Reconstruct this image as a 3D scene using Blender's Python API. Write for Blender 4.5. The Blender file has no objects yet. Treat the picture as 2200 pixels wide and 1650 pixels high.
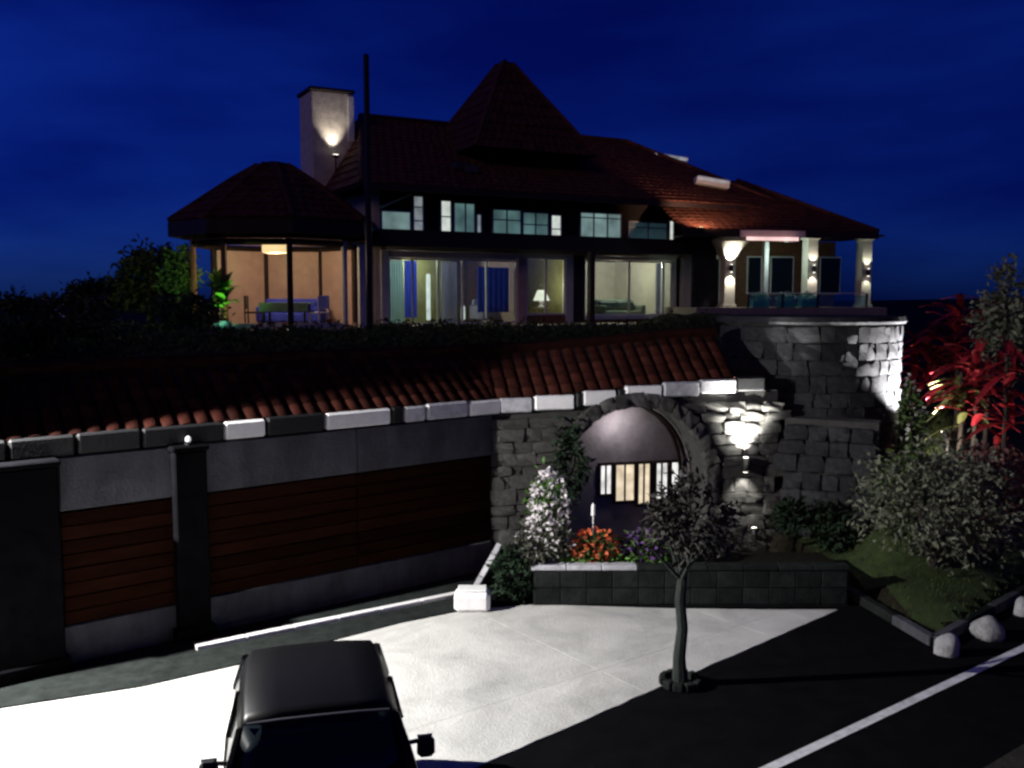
import bpy, bmesh, math, random
from mathutils import Vector, Matrix
from math import sin, cos, pi, radians, atan, tan
random.seed(7)
S = bpy.context.scene
COL = S.collection

# ------------------------------------------------------------------ camera, sky, sun, exposure
CAM_H = 4.7
FPX = 2000.0
PITCH = atan((825 - 640) / FPX)
cd = bpy.data.cameras.new('camera'); cam = bpy.data.objects.new('camera', cd); COL.objects.link(cam)
cd.sensor_width = 36.0; cd.lens = 36.0 * FPX / 2200.0
cd.clip_start = 0.1; cd.clip_end = 6000
cam.location = (0, 0, CAM_H); cam.rotation_euler = (pi / 2 - PITCH, 0, 0)
S.camera = cam
S.view_settings.view_transform = 'Standard'; S.view_settings.look = 'None'
S.view_settings.exposure = 0.0; S.view_settings.gamma = 1.0; S.view_settings.use_curve_mapping = False
S.render.engine = 'CYCLES'
S.cycles.use_denoising = True
S.cycles.max_bounces = 6; S.cycles.transparent_max_bounces = 12
S.cycles.sample_clamp_indirect = 3.0
S.cycles.filter_width = 2.6

W = bpy.data.worlds.new('World'); S.world = W; W.use_nodes = True
nt = W.node_tree; nt.nodes.clear()
out = nt.nodes.new('ShaderNodeOutputWorld'); bg = nt.nodes.new('ShaderNodeBackground')
sky = nt.nodes.new('ShaderNodeTexSky'); sky.sky_type = 'NISHITA'; sky.sun_disc = False
SUN_EL, SUN_ROT = radians(24.0), radians(-75)
sky.sun_elevation = SUN_EL; sky.sun_rotation = SUN_ROT
tint = nt.nodes.new('ShaderNodeMix'); tint.data_type = 'RGBA'; tint.blend_type = 'MULTIPLY'
tint.inputs[0].default_value = 1.0; tint.inputs[7].default_value = (0.010, 0.066, 1.0, 1)
tc = nt.nodes.new('ShaderNodeTexCoord'); mp = nt.nodes.new('ShaderNodeMapping'); mp.inputs['Scale'].default_value = (1.2, 1.2, 5.0)
nz = nt.nodes.new('ShaderNodeTexNoise'); nz.inputs['Scale'].default_value = 2.2; nz.inputs['Detail'].default_value = 5
cr = nt.nodes.new('ShaderNodeValToRGB')
cr.color_ramp.elements[0].position = 0.36; cr.color_ramp.elements[0].color = (0.55, 0.60, 0.66, 1)
cr.color_ramp.elements[1].position = 0.66; cr.color_ramp.elements[1].color = (2.4, 1.7, 1.1, 1)
cl = nt.nodes.new('ShaderNodeMix'); cl.data_type = 'RGBA'; cl.blend_type = 'MULTIPLY'; cl.inputs[0].default_value = 1.0
L = nt.links.new
L(sky.outputs[0], tint.inputs[6]); L(tc.outputs['Generated'], mp.inputs[0]); L(mp.outputs[0], nz.inputs['Vector'])
L(nz.outputs['Fac'], cr.inputs[0]); L(tint.outputs[2], cl.inputs[6]); L(cr.outputs[0], cl.inputs[7])
L(cl.outputs[2], bg.inputs[0]); L(bg.outputs[0], out.inputs[0])
bg.inputs[1].default_value = 0.029

sd = bpy.data.lights.new('sun', 'SUN'); sd.energy = 0.15; sd.angle = radians(20); sd.color = (1.0, 0.62, 0.42)
so = bpy.data.objects.new('sun', sd); COL.objects.link(so)
so.rotation_euler = (radians(66), 0, radians(-25))

# ------------------------------------------------------------------ helpers
def ray(px, py):
    u = (px - 1100) / FPX; v = (825 - py) / FPX
    c, s = cos(PITCH), sin(PITCH)
    return Vector((u, c + v * s, -s + v * c))
def G(px, py, z=0.0):
    """ground point (height z) that the photograph shows at px,py"""
    r = ray(px, py); t = (z - CAM_H) / r.z
    return Vector((r.x * t, r.y * t, z))
def A(px, py, y):
    """point at distance y"""
    r = ray(px, py); t = y / r.y
    return Vector((r.x * t, y, CAM_H + r.z * t))

MATS = {}
def mat(name, col, rough=0.7, var=0.25, scale=6.0, bump=0.0, bscale=None, spec=0.3, metal=0.0, coat=0.0, hue=None, emit=None, stretch=None):
    if name in MATS: return MATS[name]
    m = bpy.data.materials.new(name); m.use_nodes = True; t = m.node_tree; b = t.nodes['Principled BSDF']
    b.inputs['Roughness'].default_value = rough; b.inputs['Specular IOR Level'].default_value = spec
    b.inputs['Metallic'].default_value = metal; b.inputs['Coat Weight'].default_value = coat
    c = t.nodes.new('ShaderNodeTexCoord'); n = t.nodes.new('ShaderNodeTexNoise')
    n.inputs['Scale'].default_value = scale; n.inputs['Detail'].default_value = 6; n.inputs['Roughness'].default_value = 0.62
    src = c.outputs['Object']
    if stretch:
        mpn = t.nodes.new('ShaderNodeMapping'); mpn.inputs['Scale'].default_value = stretch
        t.links.new(src, mpn.inputs[0]); src = mpn.outputs[0]
    t.links.new(src, n.inputs['Vector'])
    r = t.nodes.new('ShaderNodeValToRGB')
    lo = [x * (1 - var) for x in col]; hi = [x * (1 + var) for x in (hue or col)]
    r.color_ramp.elements[0].position = 0.3; r.color_ramp.elements[1].position = 0.7
    r.color_ramp.elements[0].color = (*lo, 1); r.color_ramp.elements[1].color = (*hi, 1)
    t.links.new(n.outputs['Fac'], r.inputs[0])
    # a per-object shift so alike pieces are not identical
    oi = t.nodes.new('ShaderNodeObjectInfo'); mr = t.nodes.new('ShaderNodeMapRange')
    mr.inputs['To Min'].default_value = 1 - var * .8; mr.inputs['To Max'].default_value = 1 + var * .8
    t.links.new(oi.outputs['Random'], mr.inputs['Value'])
    mx = t.nodes.new('ShaderNodeVectorMath'); mx.operation = 'SCALE'
    t.links.new(r.outputs[0], mx.inputs[0]); t.links.new(mr.outputs[0], mx.inputs['Scale'])
    t.links.new(mx.outputs[0], b.inputs['Base Color'])
    if bump:
        n2 = t.nodes.new('ShaderNodeTexNoise'); n2.inputs['Scale'].default_value = bscale or scale * 4; n2.inputs['Detail'].default_value = 5
        t.links.new(src, n2.inputs['Vector'])
        bp = t.nodes.new('ShaderNodeBump'); bp.inputs['Strength'].default_value = bump; bp.inputs['Distance'].default_value = 0.03
        t.links.new(n2.outputs['Fac'], bp.inputs['Height']); t.links.new(bp.outputs[0], b.inputs['Normal'])
    if emit:
        b.inputs['Emission Color'].default_value = (*emit[0], 1); b.inputs['Emission Strength'].default_value = emit[1]
    MATS[name] = m; return m
def glow(name, col, strength, var=0.25, scale=3.0):
    """something that gives off light, unevenly"""
    if name in MATS: return MATS[name]
    m = bpy.data.materials.new(name); m.use_nodes = True; t = m.node_tree; b = t.nodes['Principled BSDF']
    b.inputs['Base Color'].default_value = (*[min(.8, .15 + .3 * x) for x in col], 1); b.inputs['Roughness'].default_value = 0.35
    c = t.nodes.new('ShaderNodeTexCoord'); n = t.nodes.new('ShaderNodeTexNoise'); n.inputs['Scale'].default_value = scale
    t.links.new(c.outputs['Object'], n.inputs['Vector'])
    mr = t.nodes.new('ShaderNodeMapRange'); mr.inputs['From Min'].default_value = .3; mr.inputs['From Max'].default_value = .7
    mr.inputs['To Min'].default_value = strength * (1 - var); mr.inputs['To Max'].default_value = strength * (1 + var)
    t.links.new(n.outputs['Fac'], mr.inputs[0]); t.links.new(mr.outputs[0], b.inputs['Emission Strength'])
    b.inputs['Emission Color'].default_value = (*col, 1)
    MATS[name] = m; return m
def glassmat(name, tintc=(.85, .95, .95), refl=0.12):
    if name in MATS: return MATS[name]
    m = bpy.data.materials.new(name); m.use_nodes = True; t = m.node_tree; t.nodes.clear()
    o = t.nodes.new('ShaderNodeOutputMaterial'); mixn = t.nodes.new('ShaderNodeMixShader'); mixn.inputs[0].default_value = refl
    tr = t.nodes.new('ShaderNodeBsdfTransparent'); tr.inputs[0].default_value = (*tintc, 1)
    gl = t.nodes.new('ShaderNodeBsdfGlossy'); gl.inputs['Roughness'].default_value = 0.04
    t.links.new(tr.outputs[0], mixn.inputs[1]); t.links.new(gl.outputs[0], mixn.inputs[2]); t.links.new(mixn.outputs[0], o.inputs[0])
    MATS[name] = m; return m

class MB:
    """collects shapes into one mesh"""
    def __init__(s): s.v = []; s.f = []
    def add(s, vs, fs):
        o = len(s.v); s.v += [tuple(x) for x in vs]; s.f += [tuple(i + o for i in f) for f in fs]; return s
    def box(s, x0, x1, y0, y1, z0, z1, M=None, bev=0.0):
        if bev <= 0:
            vs = [(x, y, z) for x in (x0, x1) for y in (y0, y1) for z in (z0, z1)]
            fs = [(0, 1, 3, 2), (4, 6, 7, 5), (0, 4, 5, 1), (2, 3, 7, 6), (0, 2, 6, 4), (1, 5, 7, 3)]
        else:
            bm = bmesh.new(); bmesh.ops.create_cube(bm, size=1)
            for v in bm.verts:
                v.co = Vector(((x0 + x1) / 2 + v.co.x * (x1 - x0), (y0 + y1) / 2 + v.co.y * (y1 - y0), (z0 + z1) / 2 + v.co.z * (z1 - z0)))
            bmesh.ops.bevel(bm, geom=bm.edges[:], offset=bev, segments=1, affect='EDGES')
            bm.verts.index_update()
            vs = [v.co.copy() for v in bm.verts]; fs = [[v.index for v in f.verts] for f in bm.faces]; bm.free()
        if M: vs = [M @ Vector(p) for p in vs]
        return s.add(vs, fs)
    def prism(s, poly, z0, z1):
        n = len(poly); vs = [(p[0], p[1], z0) for p in poly] + [(p[0], p[1], z1) for p in poly]
        fs = [tuple(range(n - 1, -1, -1)), tuple(range(n, 2 * n))] + [(i, (i + 1) % n, n + (i + 1) % n, n + i) for i in range(n)]
        return s.add(vs, fs)
    def tube(s, pts, r, n=8, caps=True):
        pts = [Vector(p) for p in pts]; rs = r if isinstance(r, (list, tuple)) else [r] * len(pts)
        rings = []
        for i, p in enumerate(pts):
            d = (pts[min(i + 1, len(pts) - 1)] - pts[max(i - 1, 0)]).normalized()
            a = d.cross(Vector((0, 0, 1)) if abs(d.z) < .9 else Vector((1, 0, 0))).normalized(); b = d.cross(a)
            rings.append([p + (a * cos(2 * pi * k / n) + b * sin(2 * pi * k / n)) * rs[i] for k in range(n)])
        vs = [q for rg in rings for q in rg]; fs = []
        for i in range(len(pts) - 1):
            for k in range(n): fs.append((i * n + k, i * n + (k + 1) % n, (i + 1) * n + (k + 1) % n, (i + 1) * n + k))
        if caps: fs.append(tuple(range(n - 1, -1, -1))); fs.append(tuple((len(pts) - 1) * n + k for k in range(n)))
        return s.add(vs, fs)
    def lathe(s, prof, c=(0, 0, 0), n=16, phase=0.0):
        vs = []; fs = []
        for (r, z) in prof:
            for k in range(n):
                a = 2 * pi * k / n + phase; vs.append((c[0] + r * cos(a), c[1] + r * sin(a), c[2] + z))
        for i in range(len(prof) - 1):
            for k in range(n): fs.append((i * n + k, i * n + (k + 1) % n, (i + 1) * n + (k + 1) % n, (i + 1) * n + k))
        fs.append(tuple(range(n - 1, -1, -1))); fs.append(tuple((len(prof) - 1) * n + k for k in range(n)))
        return s.add(vs, fs)
    def leaf(s, p, d, up, l, w, droop=0.0):
        """a folded pointed leaf"""
        sd_ = d.cross(up).normalized() * w * .5; nrm = sd_.cross(d).normalized()
        m_ = p + d * l * .45; tip = p + d * l - Vector((0, 0, 1)) * droop * l
        return s.add([p, m_ + sd_ + nrm * w * .18, tip, m_ - sd_ + nrm * w * .18], [(0, 1, 2), (0, 2, 3)])
    def build(s, name, m, parent=None, off=(0, 0, 0), smooth=False):
        me = bpy.data.meshes.new(name); o_ = Vector(off)
        me.from_pydata([tuple(Vector(p) - o_) for p in s.v], [], s.f); me.update()
        me.materials.append(m)
        if smooth:
            for p in me.polygons: p.use_smooth = True
        o = bpy.data.objects.new(name, me); COL.objects.link(o)
        if parent: o.parent = parent
        elif off != (0, 0, 0): o.location = off
        return o
def tag(o, label, cat, group=None, kind=None):
    if label: o['label'] = label
    if cat: o['category'] = cat
    if group: o['group'] = group
    if kind: o['kind'] = kind
    return o
def thing(name, label, cat, loc=(0, 0, 0), rz=0.0, group=None, kind=None):
    o = bpy.data.objects.new(name, None); COL.objects.link(o); o.empty_display_size = .2
    o.location = loc; o.rotation_euler = (0, 0, rz)
    return tag(o, label, cat, group, kind)
def struct(o, label=None):
    o['kind'] = 'structure'
    if label: o['label'] = label
    return o
def copy_tree(o, parent=None):
    c = o.copy(); COL.objects.link(c)
    if parent: c.parent = parent
    for ch in list(o.children): copy_tree(ch, c)
    return c
def inst(src, name, parent, M):
    o = bpy.data.objects.new(name, src); COL.objects.link(o); o.parent = parent; o.matrix_local = M; return o
def point(loc, w, col=(1, .85, .65), r=.06, parent=None):
    l = bpy.data.lights.new('lamp_light', 'POINT'); l.energy = w; l.color = col; l.shadow_soft_size = r
    o = bpy.data.objects.new('lamp_light', l); COL.objects.link(o); o.location = loc
    if parent: o.parent = parent
    return o
def spot(loc, target, w, ang, col=(1, .85, .65), blend=.5, r=.05, parent=None):
    l = bpy.data.lights.new('lamp_light', 'SPOT'); l.energy = w; l.color = col; l.shadow_soft_size = r
    l.spot_size = radians(ang); l.spot_blend = blend
    o = bpy.data.objects.new('lamp_light', l); COL.objects.link(o); o.location = loc
    o.rotation_euler = (Vector(target) - Vector(loc)).to_track_quat('-Z', 'Y').to_euler()
    if parent: o.parent = parent
    return o
def sst(a, b, x):
    t = min(1, max(0, (x - a) / (b - a))); return t * t * (3 - 2 * t)
def lerpt(tab, x):
    if x <= tab[0][0]: return tab[0][1]
    for (a, va), (b, vb) in zip(tab, tab[1:]):
        if x <= b: return va + (vb - va) * (x - a) / (b - a)
    return tab[-1][1]

# ------------------------------------------------------------------ materials
M_conc = mat('pale_concrete', (.64, .63, .60), .8, .07, 1.3, .35, 40, spec=.15)
def stains(m, amount, scale, stretch=(1, 1, 1)):
    """darker blotches of dirt worked into a material"""
    t = m.node_tree; b = t.nodes['Principled BSDF']; src = b.inputs['Base Color'].links[0].from_socket
    c = t.nodes.new('ShaderNodeTexCoord'); mp_ = t.nodes.new('ShaderNodeMapping'); mp_.inputs['Scale'].default_value = stretch
    n1 = t.nodes.new('ShaderNodeTexNoise'); n1.inputs['Scale'].default_value = scale; n1.inputs['Detail'].default_value = 8; n1.inputs['Roughness'].default_value = .7; n1.inputs['Distortion'].default_value = .6
    r = t.nodes.new('ShaderNodeMapRange'); r.inputs['From Min'].default_value = .42; r.inputs['From Max'].default_value = .72; r.inputs['To Min'].default_value = 1; r.inputs['To Max'].default_value = 1 - amount
    sc_ = t.nodes.new('ShaderNodeVectorMath'); sc_.operation = 'SCALE'
    t.links.new(c.outputs['Object'], mp_.inputs[0]); t.links.new(mp_.outputs[0], n1.inputs['Vector']); t.links.new(n1.outputs['Fac'], r.inputs[0])
    t.links.new(src, sc_.inputs[0]); t.links.new(r.outputs[0], sc_.inputs['Scale']); t.links.new(sc_.outputs[0], b.inputs['Base Color'])
stains(M_conc, .38, .9)
M_asph = mat('asphalt', (.007, .007, .008), .95, .3, 3, .5, 90, spec=.02)
M_paint = mat('white_road_paint', (.72, .72, .74), .6, .12, 8, .1)
M_gutter = mat('dark_gutter_stone', (.016, .019, .018), .9, .4, 5, .4, spec=.05)
M_band = mat('weathered_concrete', (.058, .058, .068), .85, .25, 2.2, .4, 22)
M_plank = mat('dark_stained_timber', (.016, .005, .0025), .9, .45, 3, .3, 30, spec=.03, stretch=(.6, 8, 8))
M_post = mat('dark_blue_steel', (.0045, .0045, .0055), .9, .3, 4, spec=.0)
M_white = mat('white_paint', (.80, .79, .79), .6, .10, 6, .15)
M_black = mat('black_paint', (.007, .007, .008), .6, .3, 6, .15)
stains(M_band, .6, 1.6, (1, 1, .35)); stains(M_paint, .45, 5)
M_stone = mat('grey_stone', (.062, .060, .057), .9, .38, 5, .6, 25, spec=.1)
M_mortar = mat('mortar', (.040, .039, .037), .95, .3, 6, .4)
M_dstone = mat('dark_stone', (.029, .029, .032), .92, .38, 5, .6, 25, spec=.05)
M_vault = mat('vault_plaster', (.22, .2, .22), .85, .3, 3, .3)
M_grass = mat('lawn', (.035, .055, .014), .9, .4, 4, .6, 60)
M_earth = mat('dark_earth', (.020, .017, .012), .95, .4, 2, .5, spec=.05)
M_leafd = mat('dark_green_leaf', (.03, .055, .02), .6, .5, 9, hue=(.05, .08, .02), spec=.2)
M_leafg = mat('bright_green_leaf', (.07, .16, .03), .55, .4, 9, spec=.2)
M_leafp = mat('pale_green_leaf', (.075, .08, .055), .55, .75, 9, spec=.25)
M_redb = mat('red_brown_leaf', (.085, .024, .018), .6, .55, 7, hue=(.11, .05, .025), spec=.15)
M_redl = mat('crimson_leaf', (.22, .012, .018), .5, .4, 5, spec=.3)
M_stem = mat('bark', (.03, .024, .02), .9, .35, 9, .5)
M_trunkg = mat('grey_green_bark', (.022, .028, .025), .9, .35, 9, .5)
M_tile = mat('red_brown_roof_tile', (.075, .026, .016), .75, .5, 2.5, .2, 20, spec=.15)
M_dwood = mat('dark_timber', (.022, .013, .012), .7, .4, 4, .2, stretch=(1, 1, 6))
M_cream = mat('cream_render', (.55, .50, .42), .8, .10, 3, .15)
M_pale = mat('pale_grey_render', (.52, .53, .52), .8, .10, 3, .15)
M_pinkw = mat('pinkish_render', (.50, .36, .31), .8, .12, 3, .15)
M_redw = mat('red_ochre_wall', (.55, .11, .05), .8, .18, 4, .2)
M_floor = mat('tile_floor', (.22, .19, .16), .5, .2, 3)
M_chim = mat('pale_chimney_stone', (.55, .5, .42), .85, .25, 4, .4, 14)
def cloth(name, col):
    m = mat(name, col, .9, .2, 5); t = m.node_tree; b = t.nodes['Principled BSDF']; o = t.nodes['Material Output']
    tr = t.nodes.new('ShaderNodeBsdfTranslucent'); tr.inputs[0].default_value = (*col, 1); mx = t.nodes.new('ShaderNodeMixShader'); mx.inputs[0].default_value = .6
    t.links.new(b.outputs[0], mx.inputs[1]); t.links.new(tr.outputs[0], mx.inputs[2]); t.links.new(mx.outputs[0], o.inputs[0]); return m
C_blue = cloth('blue_curtain', (.05, .08, .55)); C_teal = cloth('teal_curtain', (.30, .46, .48)); C_violet = cloth('violet_curtain', (.42, .42, .58))
M_blue = mat('blue_cloth', (.03, .05, .42), .85, .25, 5)
M_teal = mat('teal_cloth', (.16, .26, .28), .85, .2, 5)
M_violet = mat('grey_violet_cloth', (.25, .25, .36), .85, .2, 5)
M_olive = mat('olive_wall', (.25, .25, .10), .85, .2, 3)
M_frame = mat('white_window_frame', (.62, .62, .60), .5, .08, 6)
M_brownw = mat('brown_timber', (.16, .07, .03), .6, .35, 5)
M_sofa = mat('grey_green_fabric', (.12, .15, .12), .9, .2, 8)
M_gcloth = mat('pale_green_cloth', (.25, .42, .22), .85, .15, 6)
M_glass = glassmat('window_glass')
M_dglass = mat('dark_glass', (.008, .012, .015), .12, .1, 3, spec=.28)
M_rock = mat('white_painted_stone', (.36, .36, .365), .9, .3, 5, .8, 14)
stains(M_rock, .55, 7)
M_car = mat('black_car_paint', (.005, .005, .006), .36, .1, 3, spec=.12)
M_plast = mat('black_plastic', (.01, .01, .011), .6, .1, 8)
M_rubber = mat('tyre_rubber', (.012, .012, .012), .9, .2, 8)
M_alloy = mat('alloy', (.4, .4, .42), .35, .1, 8, metal=.9)
M_lens = mat('lamp_lens', (.5, .52, .55), .12, .05, 4, spec=.6)
M_lampw = glow('lamp_white', (1, .93, .80), 6.0, .1)
M_lampwarm = glow('lamp_warm', (1, .72, .38), 3.0, .1)
M_metal = mat('dark_metal', (.02, .02, .02), .45, .2, 6, metal=.6)

# ------------------------------------------------------------------ ground, road, driveway
struct(MB().add([(-900, -300, -.06), (900, -300, -.06), (900, 1600, -.06), (-900, 1600, -.06)], [(0, 1, 2, 3)]).build('ground', M_earth), 'dark ground around the road')
road = struct(MB().add([(-40, -12, 0), (40, -12, 0), (40, 34, 0), (-40, 34, 0)], [(0, 1, 2, 3)]).build('road', M_asph), 'black unlit asphalt road')
up = [(-420, 1590), (0, 1524), (300, 1478), (520, 1428), (700, 1382), (860, 1340), (1000, 1312), (1150, 1300), (1420, 1308), (1640, 1311), (1800, 1311)]
lo = [(1800, 1311), (1010, 1655), (-700, 2400)]
poly = [G(*p) for p in up] + [G(*p) for p in lo[1:]]
n = len(poly)
p0, p1 = G(1655, 1650), G(2200, 1392); dR = (p1 - p0).normalized(); nR = Vector((-dR.y, dR.x, 0))
drive = thing('driveway', 'floodlit pale concrete driveway', None, (-2, 11, 0), kind='structure')
def clip(pl, n_, c, sgn):
    """the part of a polygon on one side of a line"""
    o_ = []
    for a, b in zip(pl, pl[1:] + pl[:1]):
        da, db = (a.dot(n_) - c) * sgn, (b.dot(n_) - c) * sgn
        if da >= 0: o_.append(a)
        if da * db < 0: o_.append(a.lerp(b, da / (da - db)))
    return o_
# worn lower edge
i_lo = len(up) - 1; worn = poly[:i_lo + 1]
for a, b in zip(poly[i_lo:], poly[i_lo + 1:]):
    k_ = max(1, int((b - a).length / .22))
    for q_ in range(1, k_ + 1): worn.append(a.lerp(b, q_ / k_) + nR * random.uniform(-.012, .012))
ci = [-1e3] + [(Vector((-2.2, 11.3, 0)) + nR * t).dot(nR) for t in (-1.9, .9)] + [1e3]
cj = [-1e3] + [(Vector((-2.2, 11.3, 0)) + dR * t).dot(dR) for t in (-5.4, -2.7, 0, 2.7, 5.4)] + [1e3]
for a0, a1 in zip(ci, ci[1:]):
    row_ = clip(clip(worn, nR, a0 + .003, 1), nR, a1 - .003, -1)
    if len(row_) < 3: continue
    for b0, b1 in zip(cj, cj[1:]):
        pc = clip(clip(row_, dR, b0 + .003, 1), dR, b1 - .003, -1); m_ = len(pc)
        if m_ < 3: continue
        MB().add([(p.x, p.y, .012) for p in pc] + [(p.x, p.y, -.03) for p in pc], [tuple(range(m_ - 1, -1, -1))] + [(q_, (q_ + 1) % m_, m_ + (q_ + 1) % m_, m_ + q_) for q_ in range(m_)]).build('slab', M_conc, drive, off=(-2, 11, 0))
# edge line of the road
p0, p1 = G(1655, 1650), G(2200, 1392); dR = (p1 - p0).normalized(); nR = Vector((-dR.y, dR.x, 0))
a_, b_ = p0 - dR * 14, p1 + dR * 30
mk = MB().add([a_ - nR * .06 + Vector((0, 0, .006)), b_ - nR * .06 + Vector((0, 0, .006)), b_ + nR * .06 + Vector((0, 0, .006)), a_ + nR * .06 + Vector((0, 0, .006))], [(0, 1, 2, 3)])
mk.build('road_marking', M_paint, road)
# verge beyond the line
v0 = a_ - nR * 1.3; v1 = b_ - nR * 1.3
vg = MB().add([(v0.x, v0.y, .02), (v0.x + 30, v0.y - 20, .02), (v1.x + 30, v1.y - 20, .02), (v1.x, v1.y, .02)], [(0, 1, 2, 3)])
struct(vg.build('verge', mat('verge_soil', (.03, .028, .02), .95, .4, 3, .6)), 'dark grassy verge beyond the white line')

# ------------------------------------------------------------------ hillside
WD = Vector((4.45, 3.55, 0)).normalized(); WN = Vector((WD.y, -WD.x, 0))      # low wall: along, toward the road
W0 = Vector((-5.45, 11.75, 0))
P0 = Vector((-.36, 15.85, 0)); P1 = Vector((4.95, 17.14, 0))          # stone wall ends
dW = P1 - P0; LW = dW.length; AW = math.atan2(dW.y, dW.x)
def yfront(x):
    if x < -.36: return 11.75 + (x + 5.45) * .7978
    if x < 4.9: return 15.85 + (x + .36) * .243
    return 18.6
def hz(x, y):
    """height of the land"""
    lawn_d = (x - 5.8) * -.667 + (y - 12.3) * .745
    gs = (x - P0.x) * cos(AW) + (y - P0.y) * sin(AW); gd = (y - P0.y) * cos(AW) - (x - P0.x) * sin(AW)
    if 1.05 < gs < 4.4 and gd < 1.75 and y > 14: return -.3
    plate = 2.70 + .95 * sst(0, 12, y - yfront(min(x, 4.9))) + .5 * sst(3.8, 6.5, x) * sst(17.2, 20, y)
    if x < 4.9 or (x < 7.7 and y > 18.3):
        return plate if y > yfront(x) + .35 else -.3
    if lawn_d > 0 and x > 5.3 + (14.9 - y) * .19:
        g = lerpt([(0, .09), (1, .40), (2, 1.4), (3, 2.55), (4.5, 3.3), (8, 3.8), (14, 4.1), (60, 3.9)], lawn_d)
        g = g * (.12 + .88 * sst(0, 1.9, x - 5.3 - max(0, y - 15.2) * .5))
        return min(g, 4.15) + .04 * sin(x * 3 + y * 2)
    return -.3
def axis(lo_, a, b, hi_, st):
    r = []; x = a; step = st
    while x > lo_: r.append(x); x -= step; step *= 1.35
    r.append(lo_); r = r[::-1]; x = a + st
    while x < b: r.append(x); x += st
    step = st
    while x < hi_: r.append(x); x += step; step *= 1.35
    r.append(hi_); return r
xs = axis(-800, -13, 18, 800, .26); ys = axis(2, 8, 33, 1500, .26)
vs = [(x, y, hz(x, y) + (.05 * sin(x * 1.7) * cos(y * 1.3) if hz(x, y) > 2.5 else 0)) for y in ys for x in xs]
nx = len(xs); fs = [(j * nx + i, j * nx + i + 1, (j + 1) * nx + i + 1, (j + 1) * nx + i) for j in range(len(ys) - 1) for i in range(nx - 1)]
struct(MB().add(vs, fs).build('hillside', M_earth, smooth=True), 'dark planted slope in front of the house')
# lawn sheet over the sloping corner
lv = []; lf = []; idx = {}
st = .3
for i in range(60):
    for j in range(40):
        x, y = 5.2 + i * st, 12 + j * st
        if hz(x, y) > 0 and lerpt([(0, 0), (1, 1)], 1) and ((x - 5.8) * -.667 + (y - 12.3) * .745) < 5 and (x > 7.7 or y < 17.2):
            idx[i, j] = len(lv); lv.append((x, y, hz(x, y) + .015))
for (i, j) in idx:
    q = [(i, j), (i + 1, j), (i + 1, j + 1), (i, j + 1)]
    if all(k in idx for k in q): lf.append(tuple(idx[k] for k in q))
struct(MB().add(lv, lf).build('lawn', M_grass, smooth=True), 'small sloping lawn above the painted boulders')
gr = MB()
for _ in range(9000):
    x, y = random.uniform(5.3, 15), random.uniform(12.2, 19)
    z = hz(x, y)
    if z > 0 and ((x - 5.8) * -.667 + (y - 12.3) * .745) < 3.2 and (x > 7.7 or y < 17):
        a = random.uniform(0, 2 * pi); d = Vector((cos(a) * .5, sin(a) * .5, 1)).normalized()
        gr.leaf(Vector((x, y, z)), d, Vector((sin(a), cos(a), .1)), random.uniform(.05, .12), .012)
tag(gr.build('grass', M_grass), 'short grass on the sloping corner lawn', 'grass', kind='stuff')

# kerb around the lawn corner: stones end to end
lk = thing('lawn_kerb', 'low dark kerb around the tip of the corner lawn', 'kerb', (5.8, 12.2, 0))
pts = [Vector((5.05, 15.6, 0)), Vector((5.25, 14.9, 0)), Vector((5.72, 12.25, 0)), Vector((8.6, 14.85, 0)), Vector((14.5, 20.2, 0))]
for a, b in zip(pts, pts[1:]):
    d = b - a; k = max(1, int(d.length / .8)); ang = math.atan2(d.y, d.x)
    for i in range(k):
        c = a + d * ((i + .5) / k)
        Mx = Matrix.Translation((c.x, c.y, 0)) @ Matrix.Rotation(ang, 4, 'Z')
        hl = d.length / k / 2 - .008
        MB().box(-hl, hl, -.07, .07, -.05, .13, Mx, bev=.015).build('kerb_stone', M_gutter if i % 2 else M_band, lk, off=(5.8, 12.2, 0))

# ------------------------------------------------------------------ low wall of timber and concrete, left
def wp(s, f, z):
    """point on the low wall: s along, f in front, z up"""
    q = W0 + WD * s + WN * f; return Vector((q.x, q.y, z))
WANG = math.atan2(WD.y, WD.x)
WM = Matrix.Translation(W0) @ Matrix.Rotation(WANG, 4, 'Z')
rw = thing('retaining_wall', 'long low retaining wall of dark timber boards between grey concrete bands', 'wall', tuple(W0), WANG)
SL = 6.5
MB().box(-13, SL, .08, .62, -.3, 2.71).build('backing', M_gutter, rw)
MB().box(-13, SL, -.03, .079, 0, .52, bev=.015).build('plinth', M_band, rw)
segs = [(-13, -9.4), (-9.4, -6.6), (-6.6, -3.9), (-3.9, -.33), (-.33, 1.35), (1.35, 3.9), (3.9, SL)]
for (a, b) in segs:
    MB().box(a + .006, b - .006, -.035, .079, 2.02, 2.70, bev=.012).build('concrete_panel', M_band, rw)
    for k in range(8):
        z0 = .535 + k * .184
        MB().box(a + .01, b - .01, -.012 + random.uniform(-.008, .008), .079, z0, z0 + .171, bev=.008).build('plank', M_plank, rw)
for s_, w_, pr in ((1.28, .22, .16), (-.78, .40, .22), (-4.2, .22, .1), (-8, .22, .1)):
    p_ = MB().box(s_ - w_, s_ + w_, -.037 - pr, -.037, 0, 2.64, bev=.02).build('post', M_post, rw)
    MB().box(s_ - w_ - .03, s_ + w_ + .03, -.067 - pr, -.037, 2.642, 2.72, bev=.02).build('cap', M_post, p_)
    MB().box(s_ - w_ - .05, s_ + w_ + .05, -.087 - pr, -.037, .002, .22, bev=.02).build('foot', M_post, p_)
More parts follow.
